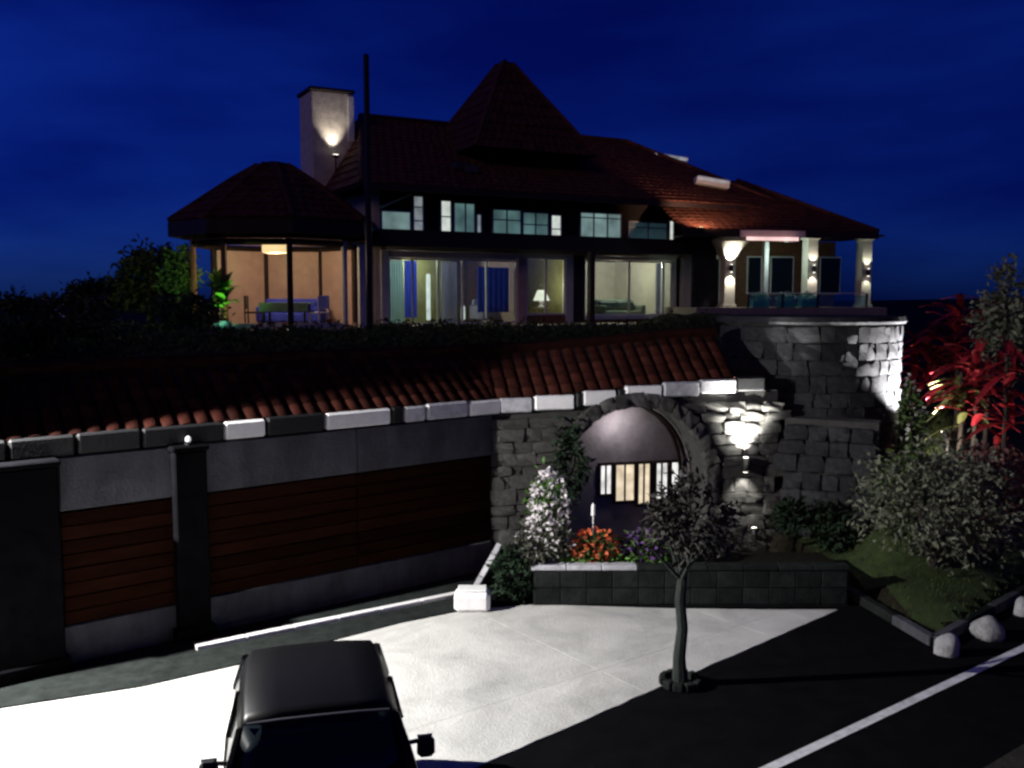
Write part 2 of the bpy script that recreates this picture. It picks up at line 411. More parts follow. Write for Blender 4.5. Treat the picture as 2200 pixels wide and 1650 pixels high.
# small white glass light on the post by the gap
pl_ = thing('post_lamp', 'tiny white lamp on the dark post cap of the timber wall', 'lamp', tuple(wp(1.28, .12, 2.722)))
MB().lathe([(.05, 0), (.05, .03), (.03, .04)]).build('base', M_metal, pl_)
MB().lathe([(.02, .04), (.038, .06), (.034, .10), (.014, .12)]).build('globe', glow('lamp_soft', (.9, .92, 1), .5), pl_)

# eave blocks on both walls; white ones paint light caught under the eave
kb = thing('eave_light_blocks', 'eave blocks along the wall tops, white where light is painted in, black elsewhere', 'kerb', tuple(wp(0, 0, 2.72)))
line = [wp(-12, -.08, 0), wp(6.5, -.08, 0), Vector((P0.x + .12, P0.y + .12, 0)), Vector((4.9, 17.2, 0))]
zk = 2.725
def block_at(px_a, px_b, m_, y_lift=0, hgt=.22):
    """block between two picture columns, laid on the wall-top line"""
    res = []
    for px in (px_a, px_b):
        u = (px - 1100) / FPX
        best = None
        for a, b in zip(line, line[1:]):
            d = b - a; den = d.x - u * 1.0 * d.y
            t = (u * a.y - a.x) / den if abs(den) > 1e-9 else -1
            if -1e-6 <= t <= 1.000001: best = a + d * t
        res.append(best)
    return res
blocks = [(-330, -180, 0), (-178, 0, 0), (2, 148, 0), (150, 290, 0), (292, 468, 0), (470, 560, 1), (562, 686, 0), (690, 830, 1), (832, 857, 0), (860, 905, 2), (908, 997, 2), (1000, 1068, 1), (1070, 1142, 2), (1145, 1232, 1), (1234, 1248, 0), (1250, 1322, 1), (1324, 1338, 0), (1340, 1420, 1), (1422, 1500, 2), (1502, 1578, 2), (1580, 1640, 0)]
M_wgrey = mat('grey_white_paint', (.42, .42, .45), .7, .3, 9, .2)
zoff = Vector(wp(0, 0, 2.72))
for (a, b, c) in blocks:
    pa, pb = block_at(a, b, None)
    if pa is None or pb is None: continue
    d = pb - pa; ang = math.atan2(d.y, d.x); mid = (pa + pb) / 2
    lift = .28 * sst(0, 5, mid.x - P0.x)
    Mx = Matrix.Translation((mid.x, mid.y, zk + lift)) @ Matrix.Rotation(ang, 4, 'Z')
    hl = d.length / 2 - .01
    MB().box(-hl, hl, -.13, .16, 0, random.uniform(.235, .265), Mx, bev=.025).build('eave_block', (M_black, M_white, M_wgrey)[c], kb, off=tuple(zoff))

# low tiled roof along the wall tops: every tile in view its own piece
tr_ = thing('tiled_wall_roof', 'low red-brown tiled roof running along the top of the front walls', 'roof', tuple(wp(0, 0, 2.96)))
def tile_mesh():
    w, l = .118, .36; vs = []
    for yy, up in ((0, .018), (l, 0)):
        for k in range(6):
            a = pi * k / 5; vs.append((-w * cos(a), yy, up + .06 * sin(a)))
        for k in range(6):
            a = pi * k / 5; vs.append((-(w - .016) * cos(a), yy, up + .046 * sin(a) - .004))
    f = [(k, k + 1, 13 + k, 12 + k) for k in range(5)] + [(6 + k + 1, 6 + k, 18 + k, 18 + k + 1) for k in range(5)] + [(k + 1, k, 6 + k, 7 + k) for k in range(5)]
    me = bpy.data.meshes.new('tile'); me.from_pydata(vs, [], f); me.materials.append(M_wtile)
    for p in me.polygons[:10]: p.use_smooth = True
    return me
M_wtile = mat('wall_roof_tile', (.034, .009, .006), .85, .55, 5, .3, 40, spec=.08)
TILE = tile_mesh(); RUN, RISE = 1.0, .78; SLP = math.hypot(RUN, RISE); SA = math.atan2(RISE, RUN)
def lay(orig, ang, s0, s1, liftf, far=False):
    base = Matrix.Translation(-wp(0, 0, 2.96)) @ Matrix.Translation(orig) @ Matrix.Rotation(ang, 4, 'Z'); n_ = int((s1 - s0) / .236); mbx = MB()
    for i in range(n_):
        sx = s0 + (i + .5) * .236
        for c in range(5):
            M_ = base @ Matrix.Translation((sx + random.uniform(-.006, .006), .12, 2.965 + liftf(sx))) @ Matrix.Rotation(SA, 4, 'X') @ Matrix.Translation((0, -.06 + c * (SLP - .02) / 5 + random.uniform(-.008, .008), .012)) @ Matrix.Rotation(random.uniform(-.02, .02), 4, 'Z')
            if far: mbx.add([M_ @ v.co for v in TILE.vertices], [tuple(p.vertices) for p in TILE.polygons])
            else: inst(TILE, 'tile', tr_, M_)
    if far: o_ = mbx.build('tile_rows', M_wtile, tr_); o_['kind'] = 'stuff'
    dm = MB(); m_ = 12; vs = []
    for i in range(m_ + 1):
        sx = s0 + (s1 - s0) * i / m_; l_ = liftf(sx)
        vs += [(sx, .1, 2.955 + l_), (sx, RUN, 2.955 + RISE + l_), (sx, RUN + .5, 2.6 + l_), (sx, .3, 2.7 + l_)]
    dm.add([base @ Vector(v) for v in vs], [(4 * i + a, 4 * i + (a + 1) % 4, 4 * i + 4 + (a + 1) % 4, 4 * i + 4 + a) for i in range(m_) for a in range(4)] + [(0, 1, 2, 3), (4 * m_ + 3, 4 * m_ + 2, 4 * m_ + 1, 4 * m_)])
    dm.build('roof_deck', M_dwood, tr_)
    rg = MB(); rg.tube([base @ Vector((s0 + (s1 - s0) * i / m_, RUN, 2.965 + RISE + .03 + liftf(s0 + (s1 - s0) * i / m_))) for i in range(m_ + 1)], .10, 8); rg.build('ridge_cap', M_wtile, tr_)
lay(W0, WANG, -13, -1.6, lambda t: 0, True)
lay(W0, WANG, -1.6, 7.0, lambda t: 0)
lay(P0, AW, -.35, 4.62, lambda t: .28 * sst(0, 5, t))

# dark gutter strip and white edging in front of the wall
gp = [wp(t, -.02, 0) for t in (-3.2, -1.5, 0, 1.4, 3.6, 6.3)]
gq = [G(*p) for p in ((-420, 1590), (0, 1524), (300, 1478), (520, 1428), (860, 1340), (1000, 1312))]
gt = MB().add([(p.x, p.y, .03) for p in gp] + [(p.x, p.y - .02, .03) for p in gq] + [(p.x, p.y - .02, -.02) for p in gq],
              [(i, 6 + i, 7 + i, i + 1) for i in range(5)] + [(6 + i, 12 + i, 13 + i, 7 + i) for i in range(5)])
struct(gt.build('gutter', M_gutter), 'dark stone gutter between the wall and the driveway')
ek = thing('edging_kerb', 'thin white edging along the foot of the timber wall', 'kerb', tuple(G(420, 1398)))
e0, e1 = G(420, 1400), G(985, 1283); d = e1 - e0; ang = math.atan2(d.y, d.x)
k = 6
for i in range(k):
    c = e0 + d * ((i + .5) / k); hl = d.length / k / 2 - .004
    Mx = Matrix.Translation((c.x, c.y, 0)) @ Matrix.Rotation(ang, 4, 'Z')
    MB().box(-hl, hl, -.05, .05, 0, .09, Mx, bev=.01).build('edging_stone', M_white, ek, off=tuple(G(420, 1398)))
cs = thing('corner_stone', 'white painted corner block where the timber wall meets the planter', 'stone', tuple(G(1015, 1310)))
MB().box(-.27, .27, -.18, .22, 0, .30, bev=.06).build('block', M_white, cs)
MB().box(-.22, .22, -.12, .16, .302, .34, bev=.015).build('capping', M_white, cs)

# ------------------------------------------------------------------ stones
def stone_mesh(seed):
    rnd = random.Random(seed); bm = bmesh.new(); bmesh.ops.create_cube(bm, size=1)
    bmesh.ops.subdivide_edges(bm, edges=bm.edges[:], cuts=1, use_grid_fill=True)
    for v in bm.verts:
        c = v.co.copy(); k = sum(1 for q in c if abs(q) > .4)
        v.co = c * (1 - .05 * (k - 1)) + Vector((rnd.uniform(-.075, .075), rnd.uniform(-.16, .16), rnd.uniform(-.075, .075)))
    me = bpy.data.meshes.new('stone'); bm.to_mesh(me); bm.free()
    for p in me.polygons: p.use_smooth = rnd.random() < .25
    return me
STONES = [stone_mesh(i) for i in range(8)]
DSTONES = []
for s_ in STONES:
    c = s_.copy(); c.materials.append(M_dstone); DSTONES.append(c); s_.materials.append(M_stone)

# stone wall with the arched grotto
sw = thing('stone_wall', 'rough grey stone wall with a wide arched grotto', 'wall', tuple(P0), AW)
# arch in local coords: along s, up z
AC, AR, ASP = 2.65, 1.38, 1.40     # centre, radius, springing
HT = 2.72
def wall_top(s): return HT + .28 * sst(0, 5, s)
mb = MB()
# mortar backing with an arched hole: columns of quads left and right plus spandrels
N = 20
outer = []; inner = []
for i in range(N + 1):
    a = pi - pi * i / N
    inner.append((AC + AR * cos(a), ASP + AR * sin(a)))
    outer.append((AC + AR * cos(a), wall_top(AC + AR * cos(a)) + .0))
def extr(mb, quad):
    vs = [(s_, .06, z) for s_, z in quad] + [(s_, .72, z) for s_, z in quad]
    mb.add(vs, [(3, 2, 1, 0), (4, 5, 6, 7), (0, 1, 5, 4), (1, 2, 6, 5), (2, 3, 7, 6), (3, 0, 4, 7)])
for i in range(N): extr(mb, [inner[i], inner[i + 1], outer[i + 1], outer[i]])
extr(mb, [(0, -.3), (AC - AR, -.3), (AC - AR, wall_top(AC - AR)), (0, HT)])
extr(mb, [(AC + AR, -.3), (LW, -.3), (LW, wall_top(LW)), (AC + AR, wall_top(AC + AR))])
mb.build('mortar', M_mortar, sw)
rnd = random.Random(3)
z = 0.0
while z < 3.05:
    h = rnd.uniform(.16, .30); s_ = rnd.uniform(-.2, 0)
    while s_ < LW - .1:
        w = rnd.uniform(.2, .52); cs_, cz = s_ + w / 2, z + h / 2
        inside = (abs(cs_ - AC) < AR + .14 + w * .35 and cz < ASP) or (math.hypot(cs_ - AC, cz - ASP) < AR + .30 and cz >= ASP)
        if not inside and cz + h / 2 < wall_top(max(0, cs_)) + .02 and cs_ < LW:
            inst(STONES[rnd.randrange(8)], 'stone', sw, Matrix.Translation((max(cs_, .1), .05 - rnd.uniform(0, .05), cz)) @ Matrix.Diagonal((w * 1.0, .13, h * 1.0, 1)) @ Matrix.Rotation(rnd.choice((0, pi)), 4, 'Y') @ Matrix.Rotation(rnd.uniform(-.06, .06), 4, 'Y'))
        s_ += w
    z += h
NV = 17
for i in range(NV):
    a = pi * (i + .5) / NV; r_ = AR + .12
    inst(STONES[i % 8], 'voussoir', sw, Matrix.Translation((AC + r_ * cos(a), .0, ASP + r_ * sin(a))) @ Matrix.Rotation(pi / 2 - a, 4, 'Y') @ Matrix.Diagonal((.27, .17, .26, 1)))
for side in (-1, 1):
    for k in range(5):
        inst(STONES[k], 'jamb_stone', sw, Matrix.Translation((AC + side * (AR + .11), .01, .16 + k * .31)) @ Matrix.Diagonal((.28, .16, .31, 1)))
# vault, back wall and floor of the grotto
vm = MB(); DV = 1.25
prof = [(AC - AR - .001, -.02)] + [(p[0], p[1]) for p in inner] + [(AC + AR + .001, -.02)]
vv = []
for dd in (.725, .86, .99, 1.12, DV): vv += [(p[0], dd, p[1]) for p in prof]
np_ = len(prof)
vm.add(vv, [(j * np_ + i, (j + 1) * np_ + i, (j + 1) * np_ + i + 1, j * np_ + i + 1) for j in range(4) for i in range(np_ - 1)])
vm.build('vault', M_vault, sw, smooth=True)
for k in range(2):
    rb = MB(); pts_ = [(AC + (AR - .03) * cos(pi * i / 14), .85 + k * .25, ASP + (AR - .03) * sin(pi * i / 14)) for i in range(15)]
    rb.tube(pts_, .035, 6); rb.build('vault_rib', M_dwood, sw)
MB().box(AC - AR - .3, AC + AR + .3, DV + .002, DV + .2, -.2, 3.1).build('back_wall', M_vault, sw)
MB().box(AC - AR - .05, AC + AR + .05, .725, DV, -.25, -.03).build('grotto_floor', M_floor, sw)
MB().box(AC - AR - .45, AC + AR + .45, .73, DV + .7, 2.90, 3.02).build('earth_cover', M_earth, sw)
MB().box(4.42, LW, .73, 1.1, -.3, 3.0).build('earth_bank', M_earth, sw)
# lit low windows in the back of the grotto
def s_at(px, dd):
    u = (px - 1100) / FPX; ox = P0.x - sin(AW) * dd; oy = P0.y + cos(AW) * dd
    return (oy * u - ox) / (cos(AW) - sin(AW) * u)
for (xa, xb, m_, za) in ((1292, 1314, 'w', .95), (1325, 1364, 'c', .80), (1374, 1398, 'c', .72), (1413, 1436, 'w', .80), (1446, 1478, 'w', .88)):
    s0, s1 = s_at(xa, DV), s_at(xb, DV)
    wn = MB(); zz0, zz1 = za, 1.50
    for (a, b, c, e) in ((s0 - .05, s0, zz0 - .05, zz1 + .05), (s1, s1 + .05, zz0 - .05, zz1 + .05), (s0, s1, zz0 - .05, zz0), (s0, s1, zz1, zz1 + .05)):
        wn.box(a, b, DV - .06, DV + .001, c, e)
    w_ = wn.build('window', M_dwood, sw)
    MB().box(s0, s1, DV - .03, DV + .001, zz0, zz1).build('pane', glow('grotto_pane_white', (1, .98, .95), .85, .4, 4) if m_ == 'w' else glow('grotto_pane_warm', (1, .82, .58), .75, .35, 4), w_)
    MB().box((s0 + s1) / 2 - .018, (s0 + s1) / 2 + .018, DV - .045, DV - .031, zz0, zz1).build('mullion', M_dwood, w_)
point(P0 + Vector((cos(AW) * 2.7 - sin(AW) * .9, sin(AW) * 2.7 + cos(AW) * .9, 2.35)), 14, (1, .93, .9), .1)

pu = Vector((4.2, 15.78, .62))  # helper spotlight, added to spread the wall lamp's glow over the stone
t = thing('ground_spotlight', 'added spotlight in the planter, widening the wall lamp glow beside the arch', 'lamp', tuple(pu))
MB().lathe([(.04, -.2), (.03, -.02), (.03, 0)], n=8).build('stake', M_metal, t)
MB().tube([(0, 0, 0), (0, .05, .1)], [.05, .07], 10).build('housing', M_metal, t)
MB().lathe([(.05, 0), (.045, .01)], (0, .052, .105), 10).build('lens', M_lampw, t)
pt_ = P0 + dW.normalized() * s_at(1604, 0); spot(pu + Vector((0, .07, .2)), (pt_.x, pt_.y, 2.9), 1500, 44, (1, .99, .93), 1.0, .04)

# wall lamps that shine up and down: one make, many copies
def lamp_proto():
    t = thing('wall_lamp', 'up and down lamp', 'lamp', (0, 0, 0))
    MB().box(-.05, .05, -.02, .03, -.07, .07, bev=.008).build('bracket', M_metal, t)
    MB().lathe([(.055, -.13), (.06, -.12), (.06, .12), (.055, .13)], (0, -.09, 0), 12).build('housing', M_metal, t, smooth=False)
    MB().lathe([(.045, .131), (.042, .139)], (0, -.09, 0), 12).build('lens', M_lampw, t)
    MB().lathe([(.042, -.139), (.045, -.131)], (0, -.09, 0), 12).build('lens', M_lampw, t)
    return t
LP = lamp_proto(); lamp_used = [False]
def wall_lamp(loc, rz, label, up_w, dn_w, col=(1, .9, .72), ang=62, lean=.25, off=.13, blend=.6):
    t = LP if not lamp_used[0] else copy_tree(LP); lamp_used[0] = True
    t.location = loc; t.rotation_euler = (0, 0, rz); t['label'] = label; t['group'] = 'wall lamps shining up and down'
    n_ = Vector((sin(rz), -cos(rz), 0)); b_ = Vector(loc) + n_ * off
    if up_w: spot(b_ + Vector((0, 0, .16)), b_ + Vector((0, 0, 2)) - n_ * lean, up_w, ang, col, blend, .03)
    if dn_w: spot(b_ - Vector((0, 0, .16)), b_ - Vector((0, 0, 2)) - n_ * lean, dn_w, ang, col, .6, .03)
    return t
def swp(s, f, z): return Vector((P0.x + cos(AW) * s + sin(AW) * f, P0.y + sin(AW) * s - cos(AW) * f, z))
wall_lamp(swp(s_at(1606, -.1), .05, 1.66), AW, 'dark wall lamp on the grey stone beside the arched grotto', 1900, 70, (1, .98, .9), 88, .62, .2, 1.0)

# ------------------------------------------------------------------ round stone bastion, right
BC = Vector((6.05, 19.0, 0)); BR = 1.75; BT = 4.2
bs = thing('stone_bastion', 'tall round bastion of dark stone under the veranda terrace', 'wall', tuple(BC))
MB().lathe([(BR - .09, -.3), (BR - .09, BT)], (0, 0, 0), 40).build('core', M_mortar, bs)
MB().lathe([(BR + .07, BT + .002), (BR + .1, BT + .05), (BR + .07, BT + .14)], (0, 0, 0), 40).build('coping', M_dstone, bs)
z = 0.0; row = 0
while z < BT - .1:
    h = min(rnd.uniform(.2, .36), BT - z); a = -pi * 1.10 + rnd.uniform(0, .2)
    while a < pi * .10:
        w = rnd.uniform(.24, .6); da = w / BR; c = a + da / 2
        inst(DSTONES[rnd.randrange(8)], 'stone', bs, Matrix.Rotation(c + pi / 2, 4, 'Z') @ Matrix.Translation((0, -(BR - .06), z + h / 2)) @ Matrix.Diagonal((w * 1.0, .13, h * 1.0, 1)))
        a += da
    z += h
# up light at the foot of the lit flank
fl = Vector((8.2, 17.35, hz(8.2, 17.35) + .45))
ul = thing('ground_spotlight', 'small spotlight in the planting, lighting the right flank of the bastion', 'lamp', tuple(fl))
MB().lathe([(.05, -.6), (.03, -.05), (.03, 0)], n=8).build('stake', M_metal, ul)
MB().tube([(0, 0, 0), (-.02, .1, .12)], [.06, .08], 10).build('housing', M_metal, ul)
MB().lathe([(.055, 0), (.05, .012)], (-.022, .11, .125), 10).build('lens', M_lampw, ul)
spot(fl + Vector((-.04, .2, .28)), BC + Vector((BR * .80, -BR * .60, 3.4)), 6000, 84, (1, .98, .95), .6, .03)

# dark return wall between the grotto wall and the lawn
R0 = Vector((5.0, 16.95, 0)); R1 = Vector((6.45, 16.25, 0)); dr = R1 - R0; RL = dr.length
wr = thing('return_wall', 'low dark stone wall running from the grotto wall to the lawn bank', 'wall', tuple(R0), math.atan2(dr.y, dr.x))
MB().box(0, RL, .08, .5, -.3, 2.5).build('mortar', M_mortar, wr)
z = 0.0
while z < 2.4:
    h = rnd.uniform(.26, .36); s_ = rnd.uniform(-.2, 0)
    while s_ < RL - .1:
        w = rnd.uniform(.3, .5)
        inst(DSTONES[rnd.randrange(8)], 'stone', wr, Matrix.Translation((s_ + w / 2, .07, z + h / 2)) @ Matrix.Diagonal((w * .97, .2, h * .96, 1)))
        s_ += w
    z += h
# planter in front of the grotto
pa, pb = G(1146, 1302), G(1850, 1311)
pp = thing('planter', 'long dark planter with a pale rim in front of the grotto', 'planter', tuple(pa))
PF = pa.y
X0, X1 = pa.x, 5.15
MB().box(X0, X1, PF, PF + .14, 0, .56).build('front_wall', M_gutter, pp, off=tuple(pa))
MB().box(X0, X0 + .14, PF + .142, PF + .55, 0, .56).build('side_wall', M_gutter, pp, off=tuple(pa))
MB().box(X0 + .142, X1, PF + .142, PF + 1.3, .0, .48).build('soil', M_earth, pp, off=tuple(pa))
nb = 9
for i in range(nb):
    a = X0 - .03 + (X1 - X0 + .03) * i / nb; b = X0 - .03 + (X1 - X0 + .03) * (i + 1) / nb - .008
    MB().box(a, b, PF - .03, PF + .17, .562, .64, bev=.012).build('rim_stone', M_wgrey if i < 3 else M_gutter, pp, off=tuple(pa))
for i in range(12):
    for j in range(2):
        a = X0 + .02 + (X1 - X0 - .04) * i / 12
        MB().box(a, a + (X1 - X0) / 12 - .015, PF - .02, PF - .001, .03 + j * .265, .28 + j * .265, bev=.008).build('stone', M_gutter, pp, off=tuple(pa))
# pale stone ramp edge at the left of the planter
rs = thing('ramp_kerb', 'pale stone kerb slanting up at the left of the planter', 'kerb', tuple(G(1030, 1262)))
q0, q1 = G(1022, 1262), A(1075, 1168, 15.0)
for i in range(4):
    a = q0.lerp(q1, i / 4); b = q0.lerp(q1, (i + .94) / 4)
    MB().tube([a, b], .06, 5).build('kerb_stone', M_wgrey, rs, off=tuple(G(1030, 1262)))

w0_, w1_ = Vector((q0.x + .04, q0.y, 0)), Vector((q1.x + .04, q1.y, 0)); wn_ = Vector((0, .16, 0))
MB().add([w0_, w1_, (w1_.x, w1_.y, q1.z - .05), (w0_.x, w0_.y, max(.04, q0.z - .05)), w0_ + wn_, w1_ + wn_, (w1_.x, w1_.y + .16, q1.z - .05), (w0_.x, w0_.y + .16, max(.04, q0.z - .05))],
         [(0, 1, 2, 3), (7, 6, 5, 4), (0, 4, 5, 1), (1, 5, 6, 2), (2, 6, 7, 3), (3, 7, 4, 0)]).build('wing_wall', M_gutter, rs, off=tuple(G(1030, 1262)))

# ------------------------------------------------------------------ plants
def blob_leaves(mb, c, rx, ry, rz_, n_, l, w, up=.3, shell=.55, clump=0, flat=0.0, rng=random):
    c = Vector(c); cl_ = []
    for _ in range(clump):
        v = Vector((rng.gauss(0, 1), rng.gauss(0, 1), rng.gauss(0, 1))).normalized() * rng.uniform(.45, .95)
        cl_.append(v)
    for _ in range(n_):
        if cl_:
            b = rng.choice(cl_); v = b + Vector((rng.gauss(0, 1), rng.gauss(0, 1), rng.gauss(0, 1))) * .17
        else:
            v = Vector((rng.gauss(0, 1), rng.gauss(0, 1), rng.gauss(0, 1))).normalized() * (shell + (1 - shell) * rng.random())
        p = c + Vector((v.x * rx, v.y * ry, v.z * rz_))
        d = (v.normalized() * .5 + Vector((rng.uniform(-1, 1), rng.uniform(-1, 1), rng.uniform(-1 + up, 1)))).normalized()
        u = Vector((rng.uniform(-1, 1), rng.uniform(-1, 1), rng.uniform(-1, 1)))
        mb.leaf(p, d, u if d.cross(u).length > .05 else Vector((1, .3, 0)), l * rng.uniform(.6, 1.3), w * rng.uniform(.6, 1.3), .15)
def shrub(name, label, cat, base, rx, ry, h, n_, l, w, m_, group=None, clump=26, stems=5, flower=None):
    t = thing(name, label, cat, tuple(base), 0, group)
    sm = MB()
    for k in range(stems):
        a = 2 * pi * k / stems + random.random(); r = random.uniform(.3, .7)
        sm.tube([(0, 0, -.05), (cos(a) * rx * r * .5, sin(a) * ry * r * .5, h * .35), (cos(a) * rx * r, sin(a) * ry * r, h * .7)], [.03, .02, .008], 5)
    sm.build('stem', M_stem, t)
    m1 = MB(); blob_leaves(m1, (0, 0, h * .55), rx, ry, h * .5, n_, l, w, clump=clump)
    m1.build('foliage', m_, t)
    if flower:
        f = MB(); blob_leaves(f, (0, 0, h * .6), rx * 1.03, ry * 1.03, h * .5, flower[1], flower[2], flower[2] * .8, shell=.85)
        fo = f.build('flowers', flower[0], t); fo['kind'] = 'stuff'
    return t
# low planting over the slope, too dense to count
gb = MB()
for _ in range(4000):
    x = random.uniform(-11, 5); yf = yfront(x); y = yf + 1.9 + 10.5 * random.random() ** 1.3
    if abs(x) / y > .62 or y > 27: continue
    z = hz(x, y)
    hgt = random.uniform(.05, .25) + .25 * max(0, sin(x * 1.9 + sin(y * 1.3)) * cos(y * 1.1))
    for _k in range(4):
        d = Vector((random.uniform(-1, 1), random.uniform(-1, 1), random.uniform(.1, 1))).normalized()
        p = Vector((x + random.uniform(-.15, .15), y + random.uniform(-.15, .15), z + hgt * random.uniform(.2, 1)))
        gb.leaf(p, d, Vector((random.uniform(-1, 1), random.uniform(-1, 1), .3)), random.uniform(.09, .2), random.uniform(.04, .08), .2)
for _ in range(9000):
    x = random.uniform(-11.5, 6); y = random.uniform(21, 29.3)
    if abs(x) / y > .62 or (x > -10.6 and x < -4.2 and y > 25.4): continue
    p = Vector((x, y, hz(x, y) + random.uniform(0, .2 + .25 * max(0, sin(x * 2.3) * cos(y * 1.7 + x)))))
    gb.leaf(p, Vector((random.uniform(-1, 1), random.uniform(-1, 1), random.uniform(.2, 1))).normalized(), Vector((random.uniform(-1, 1), random.uniform(-1, 1), .3)), random.uniform(.12, .26), random.uniform(.05, .09), .2)
tag(gb.build('green_ground_cover', M_leafd), 'dark green low planting at the foot of the house', 'ground cover', kind='stuff')

# left: dark bushes and trees
def tree(label, base, h, cw, ch, n_, m_, group, lsz=.3, trunk_r=.13, tm=None, clump=34):
    t = thing('tree', label, 'tree', tuple(base), random.uniform(0, 6), group)
    tk = MB(); lean = random.uniform(-.2, .2)
    tk.tube([(0, 0, -.2), (lean * .3, .05, h * .3), (lean, 0, h * .62), (lean * 1.1, 0, h * .85)], [trunk_r * 1.3, trunk_r, trunk_r * .7, trunk_r * .3], 8)
    for k in range(6):
        a = k * 2.4; z0 = h * random.uniform(.42, .7)
        tk.tube([(lean * .8, 0, z0), (cos(a) * cw * .3, sin(a) * cw * .3, z0 + ch * .22), (cos(a) * cw * .68, sin(a) * cw * .68, z0 + ch * .36)], [trunk_r * .5, trunk_r * .3, .015], 5)
    tk.build('trunk', tm or M_stem, t)
    c = MB(); blob_leaves(c, (lean, 0, h - ch * .5), cw, cw, ch * .52, n_, lsz, lsz * .5, clump=clump)
    c.build('crown', m_, t); return t
def on(px, y, dx=0):
    x = (px - 1100) / FPX * y; return Vector((x, y, hz(x, y)))
tree('broad dark green tree just left of the octagonal pavilion', on(325, 31.5), 2.75, 1.25, 2.1, 2600, M_leafd, 'trees left of the pavilion', .26)
tree('slim lighter green tree touching the pavilion eave', on(395, 28.5), 2.65, .5, 2.1, 1300, mat('mid_green_leaf', (.10, .22, .05), .6, .4, 8), 'trees left of the pavilion', .2, .07)
tree('low dark tree farthest left on the skyline', on(235, 40), 2.0, 1.4, 1.5, 1800, M_leafd, 'trees left of the pavilion', .3)
shrub('bush', 'dark bush at the far left edge above the wall', 'bush', on(35, 17), .9, .8, 1.25, 1500, .17, .08, M_leafd)
shrub('bush', 'dark bush with yellowish tips beside the far-left bush', 'bush', on(150, 21), 1.0, .8, 1.0, 1300, .17, .08, mat('yellow_green_leaf', (.06, .065, .02), .6, .5, 8))
shrub('bush', 'rounded green bush at the front corner of the pavilion', 'bush', on(415, 24.5), .9, .7, 1.15, 1300, .18, .08, M_leafd)
# leaning bamboo pole far left
bp_ = on(172, 30); bt = A(92, 640, 30.4)
bo = thing('bamboo_pole', 'thin pale bamboo pole leaning on the left skyline', 'pole', tuple(bp_))
MB().tube([bp_, bp_.lerp(bt, .5), bt], [.035, .03, .022], 6).build('shaft', M_pale, bo, off=tuple(bp_))
MB().tube([bp_.lerp(bt, .33), bp_.lerp(bt, .35)], .045, 6).build('node', M_pale, bo, off=tuple(bp_))
# tall dark pole in front of the house
pq = on(795, 25.0)
tp = thing('pole', 'tall thin dark pole standing in front of the house', 'pole', tuple(pq))
MB().tube([(0, 0, -.3), (0, 0, 7.3)], [.095, .075], 10).build('shaft', M_metal, tp)
MB().lathe([(.08, 7.302), (.09, 7.33), (.03, 7.4)], n=10).build('cap', M_metal, tp)
MB().lathe([(.2, 0), (.18, .1), (.1, .14)], n=12).build('base', M_metal, tp)

# planter planting: white flowering shrub, orange flowers, green edging
M_wflow = mat('white_petal', (.55, .51, .53), .7, .2, 9)
M_oflow = mat('orange_red_petal', (.62, .13, .05), .6, .35, 9)
M_pflow = mat('purple_petal', (.12, .05, .2), .6, .35, 9)
def q(px, py, y): return A(px, py, y)
shrub('flower_bush', 'white flowering bush spilling over the left end of the planter', 'bush', (X0 + .26, PF + .55, .5), .30, .3, 1.38, 420, .13, .06, M_leafg, flower=(M_wflow, 560, .09))
shrub('flower_bush', 'low pale green bush with white flowers at the planter corner', 'bush', (X0 + .16, PF + .3, .5), .46, .26, .72, 600, .12, .05, M_leafp, flower=(M_wflow, 230, .07))
shrub('flower_clump', 'orange red flowers in the middle of the planter', 'flowers', (X0 + .98, PF + .35, .5), .36, .22, .55, 350, .14, .05, M_leafd, clump=0, flower=(M_oflow, 300, .09))
shrub('flower_clump', 'dark purple flowers right of the orange ones', 'flowers', (X0 + 1.75, PF + .38, .5), .36, .24, .55, 400, .14, .05, M_leafd, clump=0, flower=(M_pflow, 220, .08))
ed = MB()
for _ in range(900):
    p = Vector((random.uniform(X0 + .3, X0 + 2.1), PF + random.uniform(.18, .6), .5 + random.uniform(0, .16)))
    ed.leaf(p, Vector((random.uniform(-.6, .6), random.uniform(-.9, .2), random.uniform(.1, 1))).normalized(), Vector((1, .2, .1)), random.uniform(.1, .22), .04, .3)
tag(ed.build('edging_plants', M_leafg), 'low green edging plants along the planter rim', 'ground cover', kind='stuff')
shrub('bush', 'dark bush hanging beside the left end of the planter', 'bush', (X0 - .32, PF + .22, 0), .3, .26, .78, 700, .13, .06, mat('deep_green_leaf', (.012, .022, .012), .7, .4, 8, spec=.1))
shrub('hanging_plant', 'dark climbing plant drooping over the left shoulder of the arch', 'plant', (.98, 15.95, 1.0), .30, .12, 1.5, 500, .16, .06, mat('deep_green_leaf', (.012, .022, .012), .7, .4, 8, spec=.1))
shrub('bush', 'dark bush filling the right end of the planter', 'bush', (5.0, 16.25, .48), .3, .3, .7, 450, .14, .06, MATS['deep_green_leaf'])
shrub('bush', 'low dark bush at the foot of the return wall', 'bush', (5.65, 16.1, hz(5.65, 16.1)), .42, .4, .8, 800, .14, .06, MATS['deep_green_leaf'])
# a slim white candle-like garden stake light among the flowers
gs = thing('garden_stake', 'slim white garden stake standing among the orange flowers', 'stake', (X0 + .95, PF + .5, .5))
MB().tube([(0, 0, -.05), (0, 0, .78)], .012, 6).build('shaft', M_white, gs)
MB().lathe([(.02, .78), (.035, .8), (.03, .95), (.01, .99)], n=8).build('head', M_white, gs)

